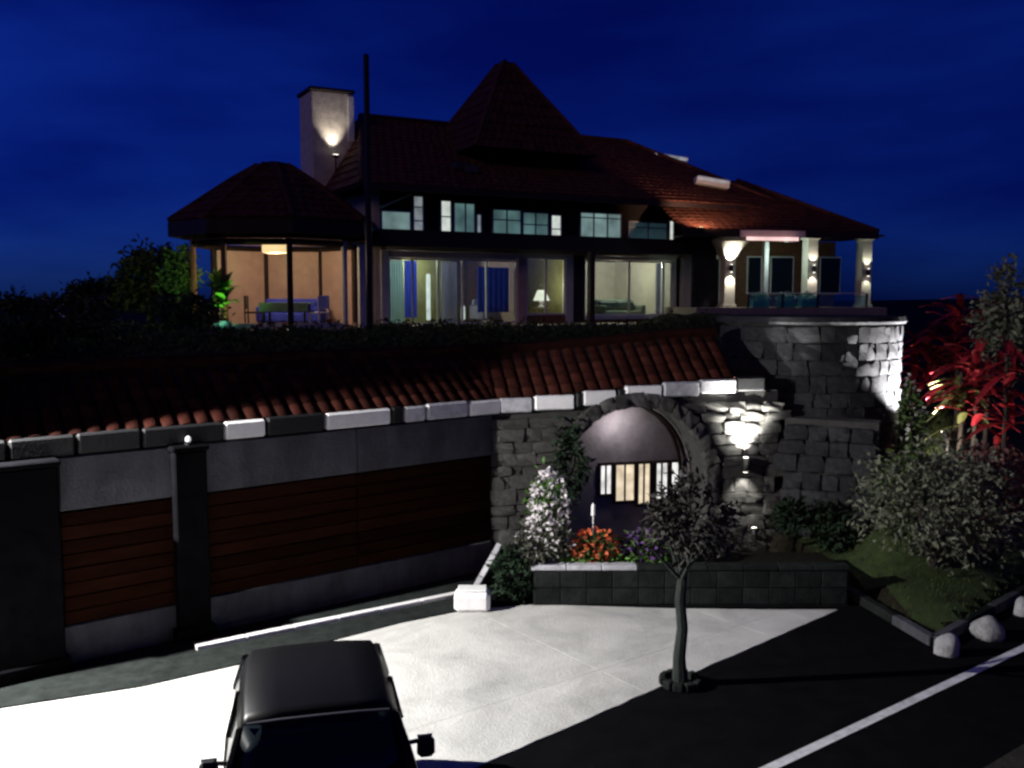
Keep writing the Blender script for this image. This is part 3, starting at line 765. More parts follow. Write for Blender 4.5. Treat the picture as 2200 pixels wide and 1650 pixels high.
# small tree at the edge of the driveway
tb = G(1462, 1470)
ct = thing('small_tree', 'small tree with a slim trunk at the edge of the driveway', 'tree', tuple(tb))
MB().tube([(0, 0, -.1), (-.02, 0, .35), (.015, .01, .7), (-.015, .03, 1.05), (.02, .05, 1.4), (-.01, .05, 1.75), (.06, .05, 2.1)], [.105, .078, .07, .066, .055, .042, .015], 9).build('trunk', M_trunkg, ct)
lm = MB()
for k in range(9):
    a = k * 2.4; z0 = random.uniform(1.2, 1.8)
    lm.tube([(0, .05, z0), (cos(a) * .2, sin(a) * .2, z0 + .22), (cos(a) * .42, sin(a) * .42, z0 + .45)], [.03, .02, .007], 5)
lm.build('limb', M_trunkg, ct)
cm = MB(); blob_leaves(cm, (.1, .05, 2.02), .56, .5, .52, 1150, .12, .055, clump=30)
cm.build('crown', mat('dusky_leaf', (.036, .033, .028), .6, .5, 8), ct)
sb_ = MB()
for k in range(10):
    a = 2 * pi * k / 10
    sb_.box(-.06, .06, -.04, .04, 0, .1, Matrix.Translation((cos(a) * .22, sin(a) * .22, 0)) @ Matrix.Rotation(a + pi / 2, 4, 'Z'), bev=.012)
sb_.build('stone_ring', M_gutter, ct)

# right: big speckled bush, boulders, red-leaved plants, croton
bb = Vector((6.75, 14.6, hz(6.75, 14.6)))
shrub('bush', 'large rounded bush with pale speckled leaves on the lawn', 'bush', bb, 1.22, 1.0, 1.95, 3400, .13, .055, M_leafp, clump=70, stems=9)
shrub('bush', 'dark reddish bush behind the large speckled bush', 'bush', (8.2, 16.0, hz(8.2, 16.0)), 1.0, .8, 1.5, 1800, .15, .07, mat('dull_red_leaf', (.11, .045, .04), .6, .4, 8), clump=30)
shrub('bush', 'dark bush between the bastion and the speckled bush', 'bush', (6.75, 16.0, hz(6.75, 16.0)), .6, .45, 1.1, 1200, .14, .06, M_leafd, clump=24)
def boulder(base, sx, sy, sz, label, m_=None):
    bm = bmesh.new(); bmesh.ops.create_icosphere(bm, subdivisions=3, radius=1)
    for v in bm.verts:
        r = 1 + .13 * sin(v.co.x * 3.1 + base[0] * 7) * cos(v.co.y * 2.7 + base[1]) + .09 * sin(v.co.z * 4 + base[0] * 3)
        v.co = Vector((v.co.x * sx * r, v.co.y * sy * r, max(-.3, v.co.z) * sz * r + sz * .12))
    me = bpy.data.meshes.new('boulder'); bm.to_mesh(me); bm.free(); me.materials.append(m_ or M_rock)
    for p in me.polygons: p.use_smooth = True
    o = bpy.data.objects.new('boulder', me); COL.objects.link(o); o.location = base; o.rotation_euler = (0, 0, base[0] * 5)
    tag(o, label, 'boulder', 'white boulders along the lawn edge'); return o
for (px, py, s_, lb) in ((2035, 1400, .18, 'white painted boulder nearest the tip of the lawn'), (2122, 1364, .23, 'largest white boulder, middle of the row along the road'), (2198, 1314, .17, 'white boulder at the far right end of the row by the road')):
    g = G(px, py, .03); boulder((g.x, g.y, .03), s_, s_ * .85, s_ * 1.1, lb)
bwx, bwy = (1962 - 1100) / FPX * 16.7, 16.7
shrub('flower_bush', 'small bush of pale flowers at the foot of the red-leaved plants', 'bush', (bwx, bwy, hz(bwx, bwy)), .24, .24, max(.6, A(1962, 828, bwy).z - hz(bwx, bwy)), 420, .14, .06, M_leafd, clump=0, flower=(mat('pale_petal', (.4, .4, .36), .7, .2, 9), 90, .09))
def cordyline(base, h, n_, l, label, m_):
    t = thing('red_leaf_plant', label, 'plant', tuple(base), 0, 'red-leaved plants on the right')
    MB().tube([(0, 0, -.1), (.03, 0, h * .5), (0, .02, h)], [.05, .04, .03], 6).build('stem', M_stem, t)
    for k in range(n_):
        a = k * 2.399; el = radians(random.uniform(-15, 60)); lm_ = MB(); p = Vector((0, 0, h * random.uniform(.42, 1)))
        d = Vector((cos(a) * cos(el), sin(a) * cos(el), sin(el))); sd_ = Vector((-sin(a), cos(a), 0)); L_ = l * random.uniform(.75, 1.15); w = .085
        vs = []
        for i in range(5):
            f = i / 4; c = p + d * L_ * f - Vector((0, 0, 1)) * L_ * .45 * f * f; ww = w * (1 - abs(f - .4) ** 1.5 * 1.9) if f < 1 else .004
            vs += [c - sd_ * ww, c + Vector((0, 0, -.02)), c + sd_ * ww]
        fs_ = []
        for i in range(4): fs_ += [(i * 3, i * 3 + 1, i * 3 + 4, i * 3 + 3), (i * 3 + 1, i * 3 + 2, i * 3 + 5, i * 3 + 4)]
        lm_.add(vs, fs_).build('leaf', m_, t)
    return t
for (px, y, top, l, lb, m_) in ((2000, 19.4, 740, .95, 'red-leaved plant nearest the lit flank of the bastion', M_redl), (2055, 19.2, 700, 1.1, 'middle red-leaved plant with the longest crimson leaves', M_redl),
                             (1965, 20.2, 725, .8, 'small red-leaved plant tucked behind the flank of the bastion', M_redl), (2060, 18.2, 780, .85, 'low broad red-leaved plant with drooping crimson leaves', M_redl), (2100, 17.4, 760, .9, 'red-leaved plant in front of the croton tree', M_redl), (2165, 16.9, 720, .95, 'red-leaved plant half hidden at the right frame edge', M_redl), (2060, 20.5, 655, 1.1, 'tall red-leaved plant farthest back against the sky', M_redl),
                             (2125, 18.2, 650, 1.0, 'tallest red-leaved plant by the right edge', M_redl), (2070, 17.6, 800, .7, 'lowest red-leaved plant, in front of the others', mat('green_red_leaf', (.09, .10, .03), .5, .5, 6))):
    x = (px - 1100) / FPX * y; zb = hz(x, y); zt = A(px, top, y).z
    cordyline((x, y, zb), max(.5, zt - zb), 30, l, lb, m_)
cx, cy = (2175 - 1100) / FPX * 17.4, 17.4
tree('leafy croton tree with green and pink leaves at the right edge', (cx, cy, hz(cx, cy)), A(2175, 560, cy).z - hz(cx, cy), .62, 1.9, 1700, mat('croton_leaf', (.03, .06, .03), .5, .6, 2.5, hue=(.10, .10, .07)), None, .15, .05)
gl_ = Vector((8.0, 16.9, hz(8.0, 16.9) + .12))
g2 = thing('ground_spotlight', 'small spotlight hidden below the red-leaved plants', 'lamp', tuple(gl_))
MB().lathe([(.05, -.25), (.03, -.05), (.03, 0)], n=8).build('stake', M_metal, g2)
MB().tube([(0, 0, 0), (.03, .1, .1)], [.06, .08], 10).build('housing', M_metal, g2)
spot(gl_ + Vector((0, .12, .14)), (9.0, 18.6, 3.7), 165, 120, (1, .85, .75), .7, .04)

# ------------------------------------------------------------------ roofs
def tiled(mb, e0, e1, r1, r0, course=.34, tw=.30, thick=.05):
    """stepped courses of half-round tiles over a slope (eave e0-e1, top r0-r1)"""
    e0, e1, r0, r1 = map(Vector, (e0, e1, r0, r1))
    sl = ((r0 + r1) / 2 - (e0 + e1) / 2).length; nc = max(2, int(sl / course))
    nrm = (e1 - e0).cross(((r0 + r1) - (e0 + e1))).normalized()
    if nrm.z < 0: nrm = -nrm
    for c in range(nc):
        f0, f1 = c / nc, min(1, (c + 1.12) / nc)
        a0, a1 = e0.lerp(r0, f0), e1.lerp(r1, f0); b0, b1 = e0.lerp(r0, f1), e1.lerp(r1, f1)
        k = max(2, int((a1 - a0).length / tw)) * 2
        o = len(mb.v)
        for i in range(k + 1):
            t = i / k; up_ = .035 if i % 2 else 0
            p, q_ = a0.lerp(a1, t), b0.lerp(b1, t)
            mb.v += [tuple(p - nrm * .01), tuple(p + nrm * (thick + up_)), tuple(q_ + nrm * (.012 + up_))]
        for i in range(k):
            x = o + i * 3; mb.f += [(x, x + 3, x + 4, x + 1), (x + 1, x + 4, x + 5, x + 2)]
def under(mb, pts_, dz=-.09):
    n_ = len(pts_); mb.add([(p[0], p[1], p[2] - .02) for p in pts_] + [(p[0], p[1], p[2] + dz) for p in pts_], [tuple(range(n_)), tuple(range(2 * n_ - 1, n_ - 1, -1))] + [(i, n_ + i, n_ + (i + 1) % n_, (i + 1) % n_) for i in range(n_)])

# ------------------------------------------------------------------ the house
HO = (-4.2, 30.0, 3.8); HY = radians(28.5)
H = thing('house', 'two-storey hillside house with dark red tiled roofs and a steep pointed peak', 'house', HO, HY)
HM = Matrix.Translation(HO) @ Matrix.Rotation(HY, 4, 'Z')
def hw(a, d, h): return HM @ Vector((a, d, h))
def fa(px, d=0.0):
    u = (px - 1100) / FPX; ox = HO[0] - sin(HY) * d; oy = HO[1] + cos(HY) * d
    return (oy * u - ox) / (cos(HY) - sin(HY) * u)
def hb(name, m_, *b, parent=None, bev=0): return MB().box(*b, bev=bev).build(name, m_, parent or H)
LH = 14.0
hb('terrace', M_floor, -.6, LH + .4, -1.5, 9, -.6, -.02)
hb('side_wall', M_cream, -.2, 0, 0, 8.8, 0, 4.3)
hb('side_wall', M_cream, LH, LH + .2, 0, 8.8, 0, 4.3)
hb('back_wall', M_cream, 0, LH, 8.6, 8.8, 0, 4.3)
hb('room_back_wall', M_cream, 0, LH, 4.0, 4.15, 0, 2.42)
hb('ceiling', M_cream, 0, LH, .02, 8.6, 2.43, 2.6)
a1, a2, a3, a4, a5 = fa(1112), fa(1214), fa(1254), fa(1444), fa(1482)
hb('partition', M_pinkw, a1 + .02, a1 + .16, .2, 4, 0, 2.42)
hb('partition', M_olive, a2 + .3, a2 + .44, .2, 4, 0, 2.42)
hb('partition', M_cream, a4 + .1, a4 + .24, .2, 4, 0, 2.42)
# facade piers and heads, butted end to end
hb('pier', M_pale, 0, .24, -.05, .15, 0, 2.42)
hb('pier', M_pinkw, a1, a1 + .35, -.05, .15, 0, 2.30)
hb('pier', M_pale, a2, a2 + .30, -.06, .16, 0, 2.30)
hb('pier', M_dwood, a2 + .32, a3 - .02, -.05, .15, 0, 2.42)
hb('pier', M_pale, a4, a4 + .12, -.05, .15, 0, 2.42)
hb('pier', M_pale, fa(1463), fa(1481), -.05, .15, 0, 2.42)
hb('head', M_cream, .242, a1 - .002, -.04, .14, 2.2, 2.42)
hb('head', M_cream, a1, a2 + .30, -.04, .14, 2.302, 2.42)
hb('head', M_cream, a3, a4 - .002, -.04, .14, 2.28, 2.42)
def window(a0, a1_, h0, h1, d, mull=(), fm=M_frame, pm=M_glass, th=.06, nm='window', trans=()):
    f = MB()
    for (p, q_, r, s_) in ((a0, a0 + th, h0, h1), (a1_ - th, a1_, h0, h1), (a0 + th, a1_ - th, h0, h0 + th), (a0 + th, a1_ - th, h1 - th, h1)):
        f.box(p, q_, d - .05, d + .05, r, s_)
    for t in mull: f.box(a0 + (a1_ - a0) * t - .025, a0 + (a1_ - a0) * t + .025, d - .045, d + .045, h0 + th, h1 - th)
    for t in trans: f.box(a0 + th, a1_ - th, d - .04, d + .04, h0 + (h1 - h0) * t - .02, h0 + (h1 - h0) * t + .02)
    w_ = f.build(nm, fm, H)
    edges = [0, *mull, 1]
    for t0, t1 in zip(edges, edges[1:]):
        MB().box(a0 + (a1_ - a0) * t0 + (th if t0 == 0 else .026), a0 + (a1_ - a0) * t1 - (th if t1 == 1 else .026), d - .008, d + .008, h0 + th, h1 - th).build('pane', pm, w_)
    return w_
window(.244, a1 - .004, .03, 2.19, .05, (.18, .37, .56, .75))
window(a3 + .002, a4 - .004, .25, 2.27, .05, (.5, .88))
hb('sill', M_pale, a3, a4, -.1, .12, .12, .248)
hb('apron', M_brownw, a3, a4 - .002, -.04, .1, 0, .118)
hb('low_wall', M_brownw, a1 + .352, a2 - .002, -.04, .1, 0, .3)
window(a1 + .36, a2 - .004, .302, 2.30, .05, (.5,))
window(fa(1484), LH, .1, 2.4, .05, (.5,), M_dwood, M_dglass)
# curtains: pleated sheets
def curtain(a0, a1_, h0, h1, d, m_):
    k = 24; vs = []
    for i in range(k + 1):
        a = a0 + (a1_ - a0) * i / k; dd = d + .05 * sin(i * 1.6)
        vs += [(a, dd, h0), (a, dd, h1)]
    mb_ = MB().add(vs, [(2 * i, 2 * i + 2, 2 * i + 3, 2 * i + 1) for i in range(k)])
    o = mb_.build('curtain', m_, H, smooth=True); return o
curtain(fa(842), fa(876), .05, 2.1, .3, C_teal)
curtain(fa(878), fa(905), .25, 2.12, .32, C_blue)
curtain(fa(958), fa(992), .05, 2.1, .32, C_violet)
curtain(fa(1036), fa(1104), .4, 1.95, .34, C_blue)
curtain(fa(1418), fa(1436), .3, 2.2, .3, C_violet)
hb('inner_wall', M_olive, fa(925), fa(1036), 2.4, 2.5, 0, 2.42)
# lamps and furniture in the rooms
def light_tube(a, d, h0, h1, label):
    t = thing('floor_lamp', label, 'lamp', tuple(hw(a, d, 0)))
    MB().lathe([(.14, 0), (.13, .03), (.02, .05)], n=12).build('base', M_metal, t)
    MB().tube([(0, 0, .05), (0, 0, h0)], .015, 6).build('stem', M_metal, t)
    MB().lathe([(.05, h0), (.07, h0 + .04), (.07, h1 - .04), (.05, h1)], n=10).build('shade', glow('tube_shade', (1, .98, .9), .9, .3), t)
light_tube(fa(921, .6), .6, .15, 1.7, 'slim white column lamp behind the living room glass, beside the blue curtain')
light_tube(fa(995, .7), .7, .15, .62, 'short white lamp on the floor of the glazed living room')
tl = hw(fa(1163, .75), .75, .0)
t = thing('side_table', 'small side table under the bright lamp in the middle room', 'table', tuple(tl))
MB().lathe([(.3, .52), (.3, .56)], n=16).build('tabletop', M_cream, t)
for k in range(4):
    a = pi / 4 + k * pi / 2; MB().tube([(cos(a) * .22, sin(a) * .22, 0), (cos(a) * .24, sin(a) * .24, .52)], .022, 6).build('leg', M_cream, t)
MB().lathe([(.25, .2), (.25, .23)], n=14).build('shelf', M_cream, t)
t = thing('table_lamp', 'bright white table lamp glowing in the middle room', 'lamp', tuple(tl + Vector((0, 0, .561))))
MB().lathe([(.12, 0), (.13, .03), (.05, .08), (.09, .2), (.03, .28)], n=12).build('base', M_white, t)
MB().lathe([(.30, .24), (.14, .62)], n=18).build('lamp_shade', glow('lamp_shade_glow', (1, .9, .72), 1.15, .1), t)
point(tl + Vector((0, -.05, 1.35)), 34, (1, .82, .62), .1)
# sofas
def sofa(loc, rz, m_, label):
    t = thing('sofa', label, 'sofa', tuple(loc), rz)
    MB().box(-.9, .9, -.4, .4, .12, .42, bev=.05).build('seat', m_, t)
    MB().box(-.9, .9, .25, .45, .42, .85, bev=.06).build('backrest', m_, t)
    for s_ in (-1, 1):
        MB().box(s_ * .92 - .1, s_ * .92 + .1, -.42, .42, .12, .62, bev=.05).build('arm', m_, t)
        for e in (-1, 1): MB().box(s_ * .8 - .03, s_ * .8 + .03, e * .33 - .03, e * .33 + .03, 0, .12).build('leg', M_dwood, t)
    for s_ in (-.42, .42): MB().box(s_ - .4, s_ + .4, .06, .24, .43, .78, bev=.06).build('cushion', m_, t)
    return t
sofa(hw(fa(1325, 1.4), 1.3, 0), HY, M_sofa, 'grey green sofa behind the right-hand ground floor window')
sofa(hw(fa(1070, 1.8), 1.8, 0), HY + .2, M_violet, 'grey violet sofa behind the blue curtain in the living room')
bk = thing('bookcase', 'orange brown bookcase standing at the back of the right-hand room', 'bookcase', tuple(hw(fa(1400, 3.2), 3.6, 0)), HY)
for s_ in (-.5, .47): MB().box(s_, s_ + .03, -.18, .18, 0, 2.0).build('side_panel', M_brownw, bk)
for k in range(5): MB().box(-.468, .468, -.17, .16, .1 + k * .44, .13 + k * .44).build('shelf', M_brownw, bk)
MB().box(-.468, .468, .162, .18, 0, 2.0).build('back_panel', M_brownw, bk)
def ceil_lamp(p, label, w, col, m_=None, r=.25, soft=.15):
    t = thing('ceiling_lamp', label, 'lamp', tuple(p))
    MB().lathe([(r * .3, -.03), (r * .3, 0)], n=12).build('base', M_metal, t)
    MB().lathe([(r * .6, -.13), (r, -.08), (r, -.031)], n=18).build('diffuser', m_ or glow('ceiling_diffuser', (1, .85, .6), .9, .1), t)
    point(p - Vector((0, 0, .22)), w, col, soft)
ceil_lamp(hw(1.5, 1.8, 2.42), 'round ceiling lamp in the glazed living room', 140, (1, .92, .78))
ceil_lamp(hw(fa(1320, 1.6), 1.6, 2.42), 'round ceiling lamp in the right-hand ground floor room', 160, (1, .9, .72))
# balcony slab between the storeys
hb('balcony_slab', M_dwood, -.5, LH + .2, -1.0, -.052, 2.62, 2.95)
hb('fascia', M_dwood, -.52, LH + .22, -1.06, -1.002, 2.5, 3.02)
hb('soffit', M_dwood, -.5, LH + .2, -1.0, -.052, 2.56, 2.618)
hb('column', M_dwood, a2 + .4, a2 + .6, -1.0, -.8, -.02, 2.5)
hb('column', M_pale, fa(772, -.9), fa(786, -.9), -1.0, -.82, -.02, 2.5)
# upper storey
hb('upper_wall', M_dwood, 0, LH, .42, .6, 2.95, 4.45)
up_ = .40
def uw(px0, px1, h0, h1, pm, mull=(), fm=M_frame, trans=()):
    return window(fa(px0, up_), fa(px1, up_), h0, h1, up_ - .04, mull, fm, pm, .045, 'upper_window', trans)
M_t1 = glow('teal_window_bright', (.38, .58, .56), .38, .45, 1.3)
M_t2 = glow('teal_window_dim', (.24, .46, .44), .27, .5, 1.2)
M_t3 = glow('teal_window_dark', (.12, .28, .34), .09, .5, 1.2)
M_wl = glow('white_window_light', (.92, 1, .92), .62, .2, 3)
M_gl = glow('grey_window_light', (.7, .8, .85), .24, .35, 3)
uw(820, 884, 3.0, 3.72, M_t1)
uw(888, 911, 2.98, 4.25, M_gl, trans=(.35, .7))
uw(946, 970, 3.05, 4.15, M_wl, trans=(.5,))
uw(974, 1020, 3.02, 4.1, M_t2, (.55,))
uw(1022, 1034, 3.0, 3.75, M_gl)
uw(1056, 1118, 3.02, 3.95, M_t2, (.5,), trans=(.6,))
uw(1120, 1176, 3.02, 3.9, M_t2, (.5,), trans=(.5,))
uw(1180, 1203, 3.0, 3.85, M_wl, trans=(.4,))
uw(1242, 1330, 3.0, 4.0, M_t1, (.33, .66), trans=(.8,))
uw(1345, 1428, 3.0, 3.75, M_t3, (.5,), trans=(.7,))
uw(1431, 1442, 2.95, 3.85, M_wl)
# slanting white trim over the leftmost window
ra = MB(); p_, q_ = Vector((fa(820, .3), .30, 3.80)), Vector((fa(886, .3), .30, 4.28))
ra.tube([p_, q_], .05, 4); ra.build('rake_trim', M_frame, H)
# main hip roof
E = .95; EH = 4.35; D0, D1 = -1.25, 10.2; RH = 7.4; RA0, RA1 = 1.0, 12.7; RD = 4.5; AL, AR_ = -1.0, 16.4
rf = MB()
tiled(rf, (AL, D0, EH), (AR_, D0, EH), (RA1, RD, RH), (RA0, RD, RH))
tiled(rf, (AR_, D0, EH), (AR_, D1, EH), (RA1, RD, RH), (RA1, RD, RH))
tiled(rf, (AR_, D1, EH), (AL, D1, EH), (RA0, RD, RH), (RA1, RD, RH))
tiled(rf, (AL, D1, EH), (AL, D0, EH), (RA0, RD, RH), (RA0, RD, RH))
ro = rf.build('roof', M_tile, H)
uf = MB(); 
for f in (((AL, D0, EH), (AR_, D0, EH), (RA1, RD, RH), (RA0, RD, RH)), ((AR_, D0, EH), (AR_, D1, EH), (RA1, RD, RH)), ((AR_, D1, EH), (AL, D1, EH), (RA0, RD, RH), (RA1, RD, RH)), ((AL, D1, EH), (AL, D0, EH), (RA0, RD, RH))):
    uf.add([(p[0], p[1], p[2] - .05) for p in f], [tuple(range(len(f)))])
uf.build('roof_deck', M_dwood, ro)
for a, b in (((RA0, RD, RH), (RA1, RD, RH)), ((RA0, RD, RH), (AL, D0, EH)), ((RA1, RD, RH), (AR_, D0, EH)), ((RA1, RD, RH), (AR_, D1, EH))):
    MB().tube([Vector(a) + Vector((0, 0, .06)), Vector(b) + Vector((0, 0, .06))], .11, 8).build('ridge_cap', M_tile, ro)
hb('eave_board', M_dwood, AL, AR_, D0 - .05, D0 - .005, EH - .18, EH + .0)
hb('eave_board', M_dwood, AR_ + .005, AR_ + .05, D0, D1, EH - .18, EH)
# steep peak
PA, PD = 5.9, 2.6
pk = MB(); prof = [(2.42, 5.95), (1.84, 6.9), (1.28, 7.75), (.72, 8.6), (.2, 9.4)]
for (r0, h0), (r1, h1) in zip(prof, prof[1:]):
    c4 = [(-1, -1), (1, -1), (1, 1), (-1, 1)]
    for i in range(4):
        (x0, y0), (x1, y1) = c4[i], c4[(i + 1) % 4]
        tiled(pk, (PA + x0 * r0, PD + y0 * r0, h0), (PA + x1 * r0, PD + y1 * r0, h0), (PA + x1 * r1, PD + y1 * r1, h1), (PA + x0 * r1, PD + y0 * r1, h1))
po = pk.build('peak_roof', M_tile, H)
for (x, y) in ((-1, -1), (1, -1), (1, 1), (-1, 1)):
    MB().tube([(PA + x * r, PD + y * r, h + .04) for r, h in prof], .09, 7).build('hip_cap', M_tile, po)
MB().box(PA - .24, PA + .24, PD - .24, PD + .24, 9.38, 9.48, bev=.03).build('peak_cap', M_dwood, po)
MB().lathe([(.07, 9.48), (.1, 9.54), (.03, 9.62)], (PA, PD, 0), 8).build('finial', M_dwood, po)
# small vents on the front slope
for (px, hh) in ((985, 5.15), (1010, 5.05)):
    dd = D0 + (hh - EH) / (RH - EH) * (RD - D0)
    a = fa(px, dd)
    v_ = MB().box(a - .22, a + .22, dd - .25, dd + .1, hh - .02, hh + .22, bev=.02).build('roof_vent', M_band, H)
# added glowing panels standing in for bright roof edges, right slope
for (px, py, dd, w, ln) in ((1440, 336, 39.6, 1.45, .4), (1530, 385, 36.6, 1.3, .35)):
    c = HM.inverted() @ A(px, py, dd)
    Mx = Matrix.Translation(c) @ Matrix.Rotation(-HY, 4, 'Z') @ Matrix.Rotation(radians(9), 4, 'Y')
    s_ = MB().box(-w / 2, w / 2, -.35, .35, -.3, .0, Mx, bev=.02).build('roof_edge_glow', M_frame, H)
    MB().box(-w / 2 + .05, w / 2 - .05, -.36, -.352, -.14, -.03, Mx).build('pane', glow('edge_glow_panel', (.75, .8, .9), .28, .4, 3), s_)
    MB().box(-w / 2 + .05, w / 2 - .05, -.3, .3, .002, .015, Mx).build('pane', glow('edge_glow_panel', (.75, .8, .9), .28, .4, 3), s_)
# chimney
CA, CDp = -.55, 3.7
ch = MB().box(CA - .72, CA + .72, CDp - .72, CDp + .72, 3.2, 7.85, bev=.02).build('chimney', M_chim, H)
MB().box(CA - .80, CA + .80, CDp - .80, CDp + .80, 7.852, 7.98, bev=.03).build('chimney_cap', M_dwood, ch)
MB().box(CA + .54, CA + .74, CDp - .80, CDp - .722, 6.25, 7.75).build('lit_face_strip', M_white, ch)  # white strip stands in for the chimney's lamplit side face
cl_ = hw(CA - .02, CDp - 1.05, 5.62)
cf = thing('roof_floodlight', 'small floodlight on the roof at the foot of the chimney', 'lamp', tuple(cl_), HY)
MB().tube([(0, 0, -.5), (0, 0, 0)], .03, 6).build('stem', M_metal, cf)
MB().box(-.1, .1, -.06, .06, 0, .1, bev=.01).build('housing', M_metal, cf)
MB().box(-.08, .08, -.05, .05, .101, .11).build('lens', M_lampw, cf)
spot(cl_ + Vector((0, 0, .14)), hw(CA - .05, CDp - .62, 7.3), 110, 70, (1, .9, .8), .9, .03)
sp_ = hw(CA + .75, CDp - 1.35, 5.9)
spot(sp_, hw(CA + .66, CDp - .78, 7.1), 260, 24, (1, .95, .8), .6, .03)

# ------------------------------------------------------------------ veranda wing
VO = (6.6, 34.0, 4.35); VY = radians(12)
V = thing('veranda_wing', 'veranda wing with lit pillars at the right end of the house', 'building', VO, VY)
VM = Matrix.Translation(VO) @ Matrix.Rotation(VY, 4, 'Z')
def vw(a, d, h): return VM @ Vector((a, d, h))
def vb(name, m_, *b, parent=None, bev=0): return MB().box(*b, bev=bev).build(name, m_, parent or V)
def va(px, d=0.0):
    u = (px - 1100) / FPX; ox = VO[0] - sin(VY) * d; oy = VO[1] + cos(VY) * d
    return (oy * u - ox) / (cos(VY) - sin(VY) * u)
vb('floor', M_floor, -.3, 7.2, -1.0, 5.5, -1.2, 0)
vb('back_wall', M_brownw, 0, 7.2, 2.6, 2.8, 0, 2.6)
vb('ceiling', M_dwood, 0, 7.4, -.4, 2.598, 2.62, 2.7)
vb('wall', M_dstone, va(1490), va(1535, .2), .2, .36, 0, 2.6)
pil = []
for px in (1560, 1640, 1735, 1850):
    a = va(px); w = .21 if px != 1640 else .09
    p_ = vb('pillar', M_cream if px != 1640 else M_frame, a - w, a + w, -w, w, .12 if px != 1640 else .0, 2.5, bev=.015)
    if px != 1640:
        vb('base', M_cream, a - w - .05, a + w + .05, -w - .05, w + .05, .0, .118, parent=p_, bev=.015)
        vb('capital', M_cream, a - w - .06, a + w + .06, -w - .06, w + .06, 2.502, 2.61, parent=p_, bev=.02)
    if px == 1560: MB().lathe([(.30, 1.72), (.42, 2.0), (.78, 2.38), (.80, 2.49)], (a, 0, 0), 4, pi / 4).build('uplight_flare', M_cream, p_)  # flare added in the shape of the lamp's upward light cone
    pil.append(a)
labels = ('brightest wall lamp, on the first pillar of the veranda beside the red wall', None, 'wall lamp on the middle veranda pillar', 'wall lamp on the last veranda pillar at the house end')
for px, lb, (u_, d_), cc in ((1560, labels[0], (170, 70), (1, .97, .82)), (1735, labels[2], (30, 24), (1, .92, .82)), (1850, labels[3], (26, 16), (.95, 1, .8))):
    a = va(px)
    wall_lamp(vw(a, -.24, 1.42 if px != 1850 else 1.3), VY, lb, u_, d_, cc, 80, .45)
for (p0_, p1_) in ((1600, 1632), (1650, 1700), (1755, 1800)):
    a0, a1_ = va(p0_, 2.6), va(p1_, 2.6)
    w_ = vb('window', M_frame, a0, a1_, 2.55, 2.598, .5, 2.0)
    vb('pane', M_dglass, a0 + .05, a1_ - .05, 2.535, 2.549, .55, 1.95, parent=w_)
# roof of the wing
WE = va(1878, -1.0)
vr = MB(); e0, e1, g1, g0 = (-.9, -1.0, 2.72), (WE, -1.0, 2.72), (3.6, 4.2, 5.1), (-.9, 4.2, 5.1)
tiled(vr, e0, e1, g1, g0); tiled(vr, e1, (WE, 7, 2.72), g1, g1)
vo = vr.build('roof', M_tile, V)
dk = MB(); dk.add([(p[0], p[1], p[2] - .05) for p in (e0, e1, g1, g0)], [(0, 1, 2, 3)]); dk.add([(p[0], p[1], p[2] - .05) for p in (e1, (WE, 7, 2.72), g1)], [(0, 1, 2)])
dk.build('roof_deck', M_dwood, vo)
MB().tube([Vector(e1) + Vector((0, 0, .05)), Vector(g1) + Vector((0, 0, .05))], .1, 8).build('ridge_cap', M_tile, vo)
rl = thing('wall_floodlight', 'small floodlight on the eave turning the wing roof tiles red', 'lamp', tuple(vw(va(1500, -1.2), -1.25, 2.72)), VY)
MB().box(-.1, .1, -.05, .05, 0, .08, bev=.01).build('housing', M_metal, rl)
MB().box(-.08, .08, -.04, .04, .081, .09).build('lens', M_lampwarm, rl)
MB().tube([(0, .05, .0), (0, .2, -.1)], .015, 5).build('bracket', M_metal, rl)
spot(vw(va(1500, -1.2), -1.35, 3.25), vw(va(1510, .6), .9, 3.5), 270, 130, (1, .6, .4), .8, .04)
vb('fascia', mat('pink_white_fascia', (.75, .55, .52), .6, .1, 4), va(1585, -1.03), va(1722, -1.03), -1.06, -1.005, 2.5, 2.74)
vb('fascia', M_dwood, va(1724, -1.03), WE, -1.06, -1.005, 2.5, 2.74)
vb('fascia', M_dwood, -.9, va(1583, -1.03), -1.06, -1.005, 2.5, 2.74)
ls = thing('light_strip', 'pinkish light strip along the veranda eave', 'lamp', tuple(vw(va(1650, -1.1), -1.3, 2.36)), VY)
MB().box(-1.05, 1.0, -.03, .03, -.03, .0).build('channel', M_metal, ls)
MB().box(-1.02, .97, -.03, .03, .001, .13, bev=.01).build('diffuser', glow('pink_strip', (1, .66, .62), 1.1, .25), ls)
for s_ in (-.9, .85): MB().tube([(s_, .03, -.015), (s_, .24, .12)], .012, 5).build('bracket', M_metal, ls)
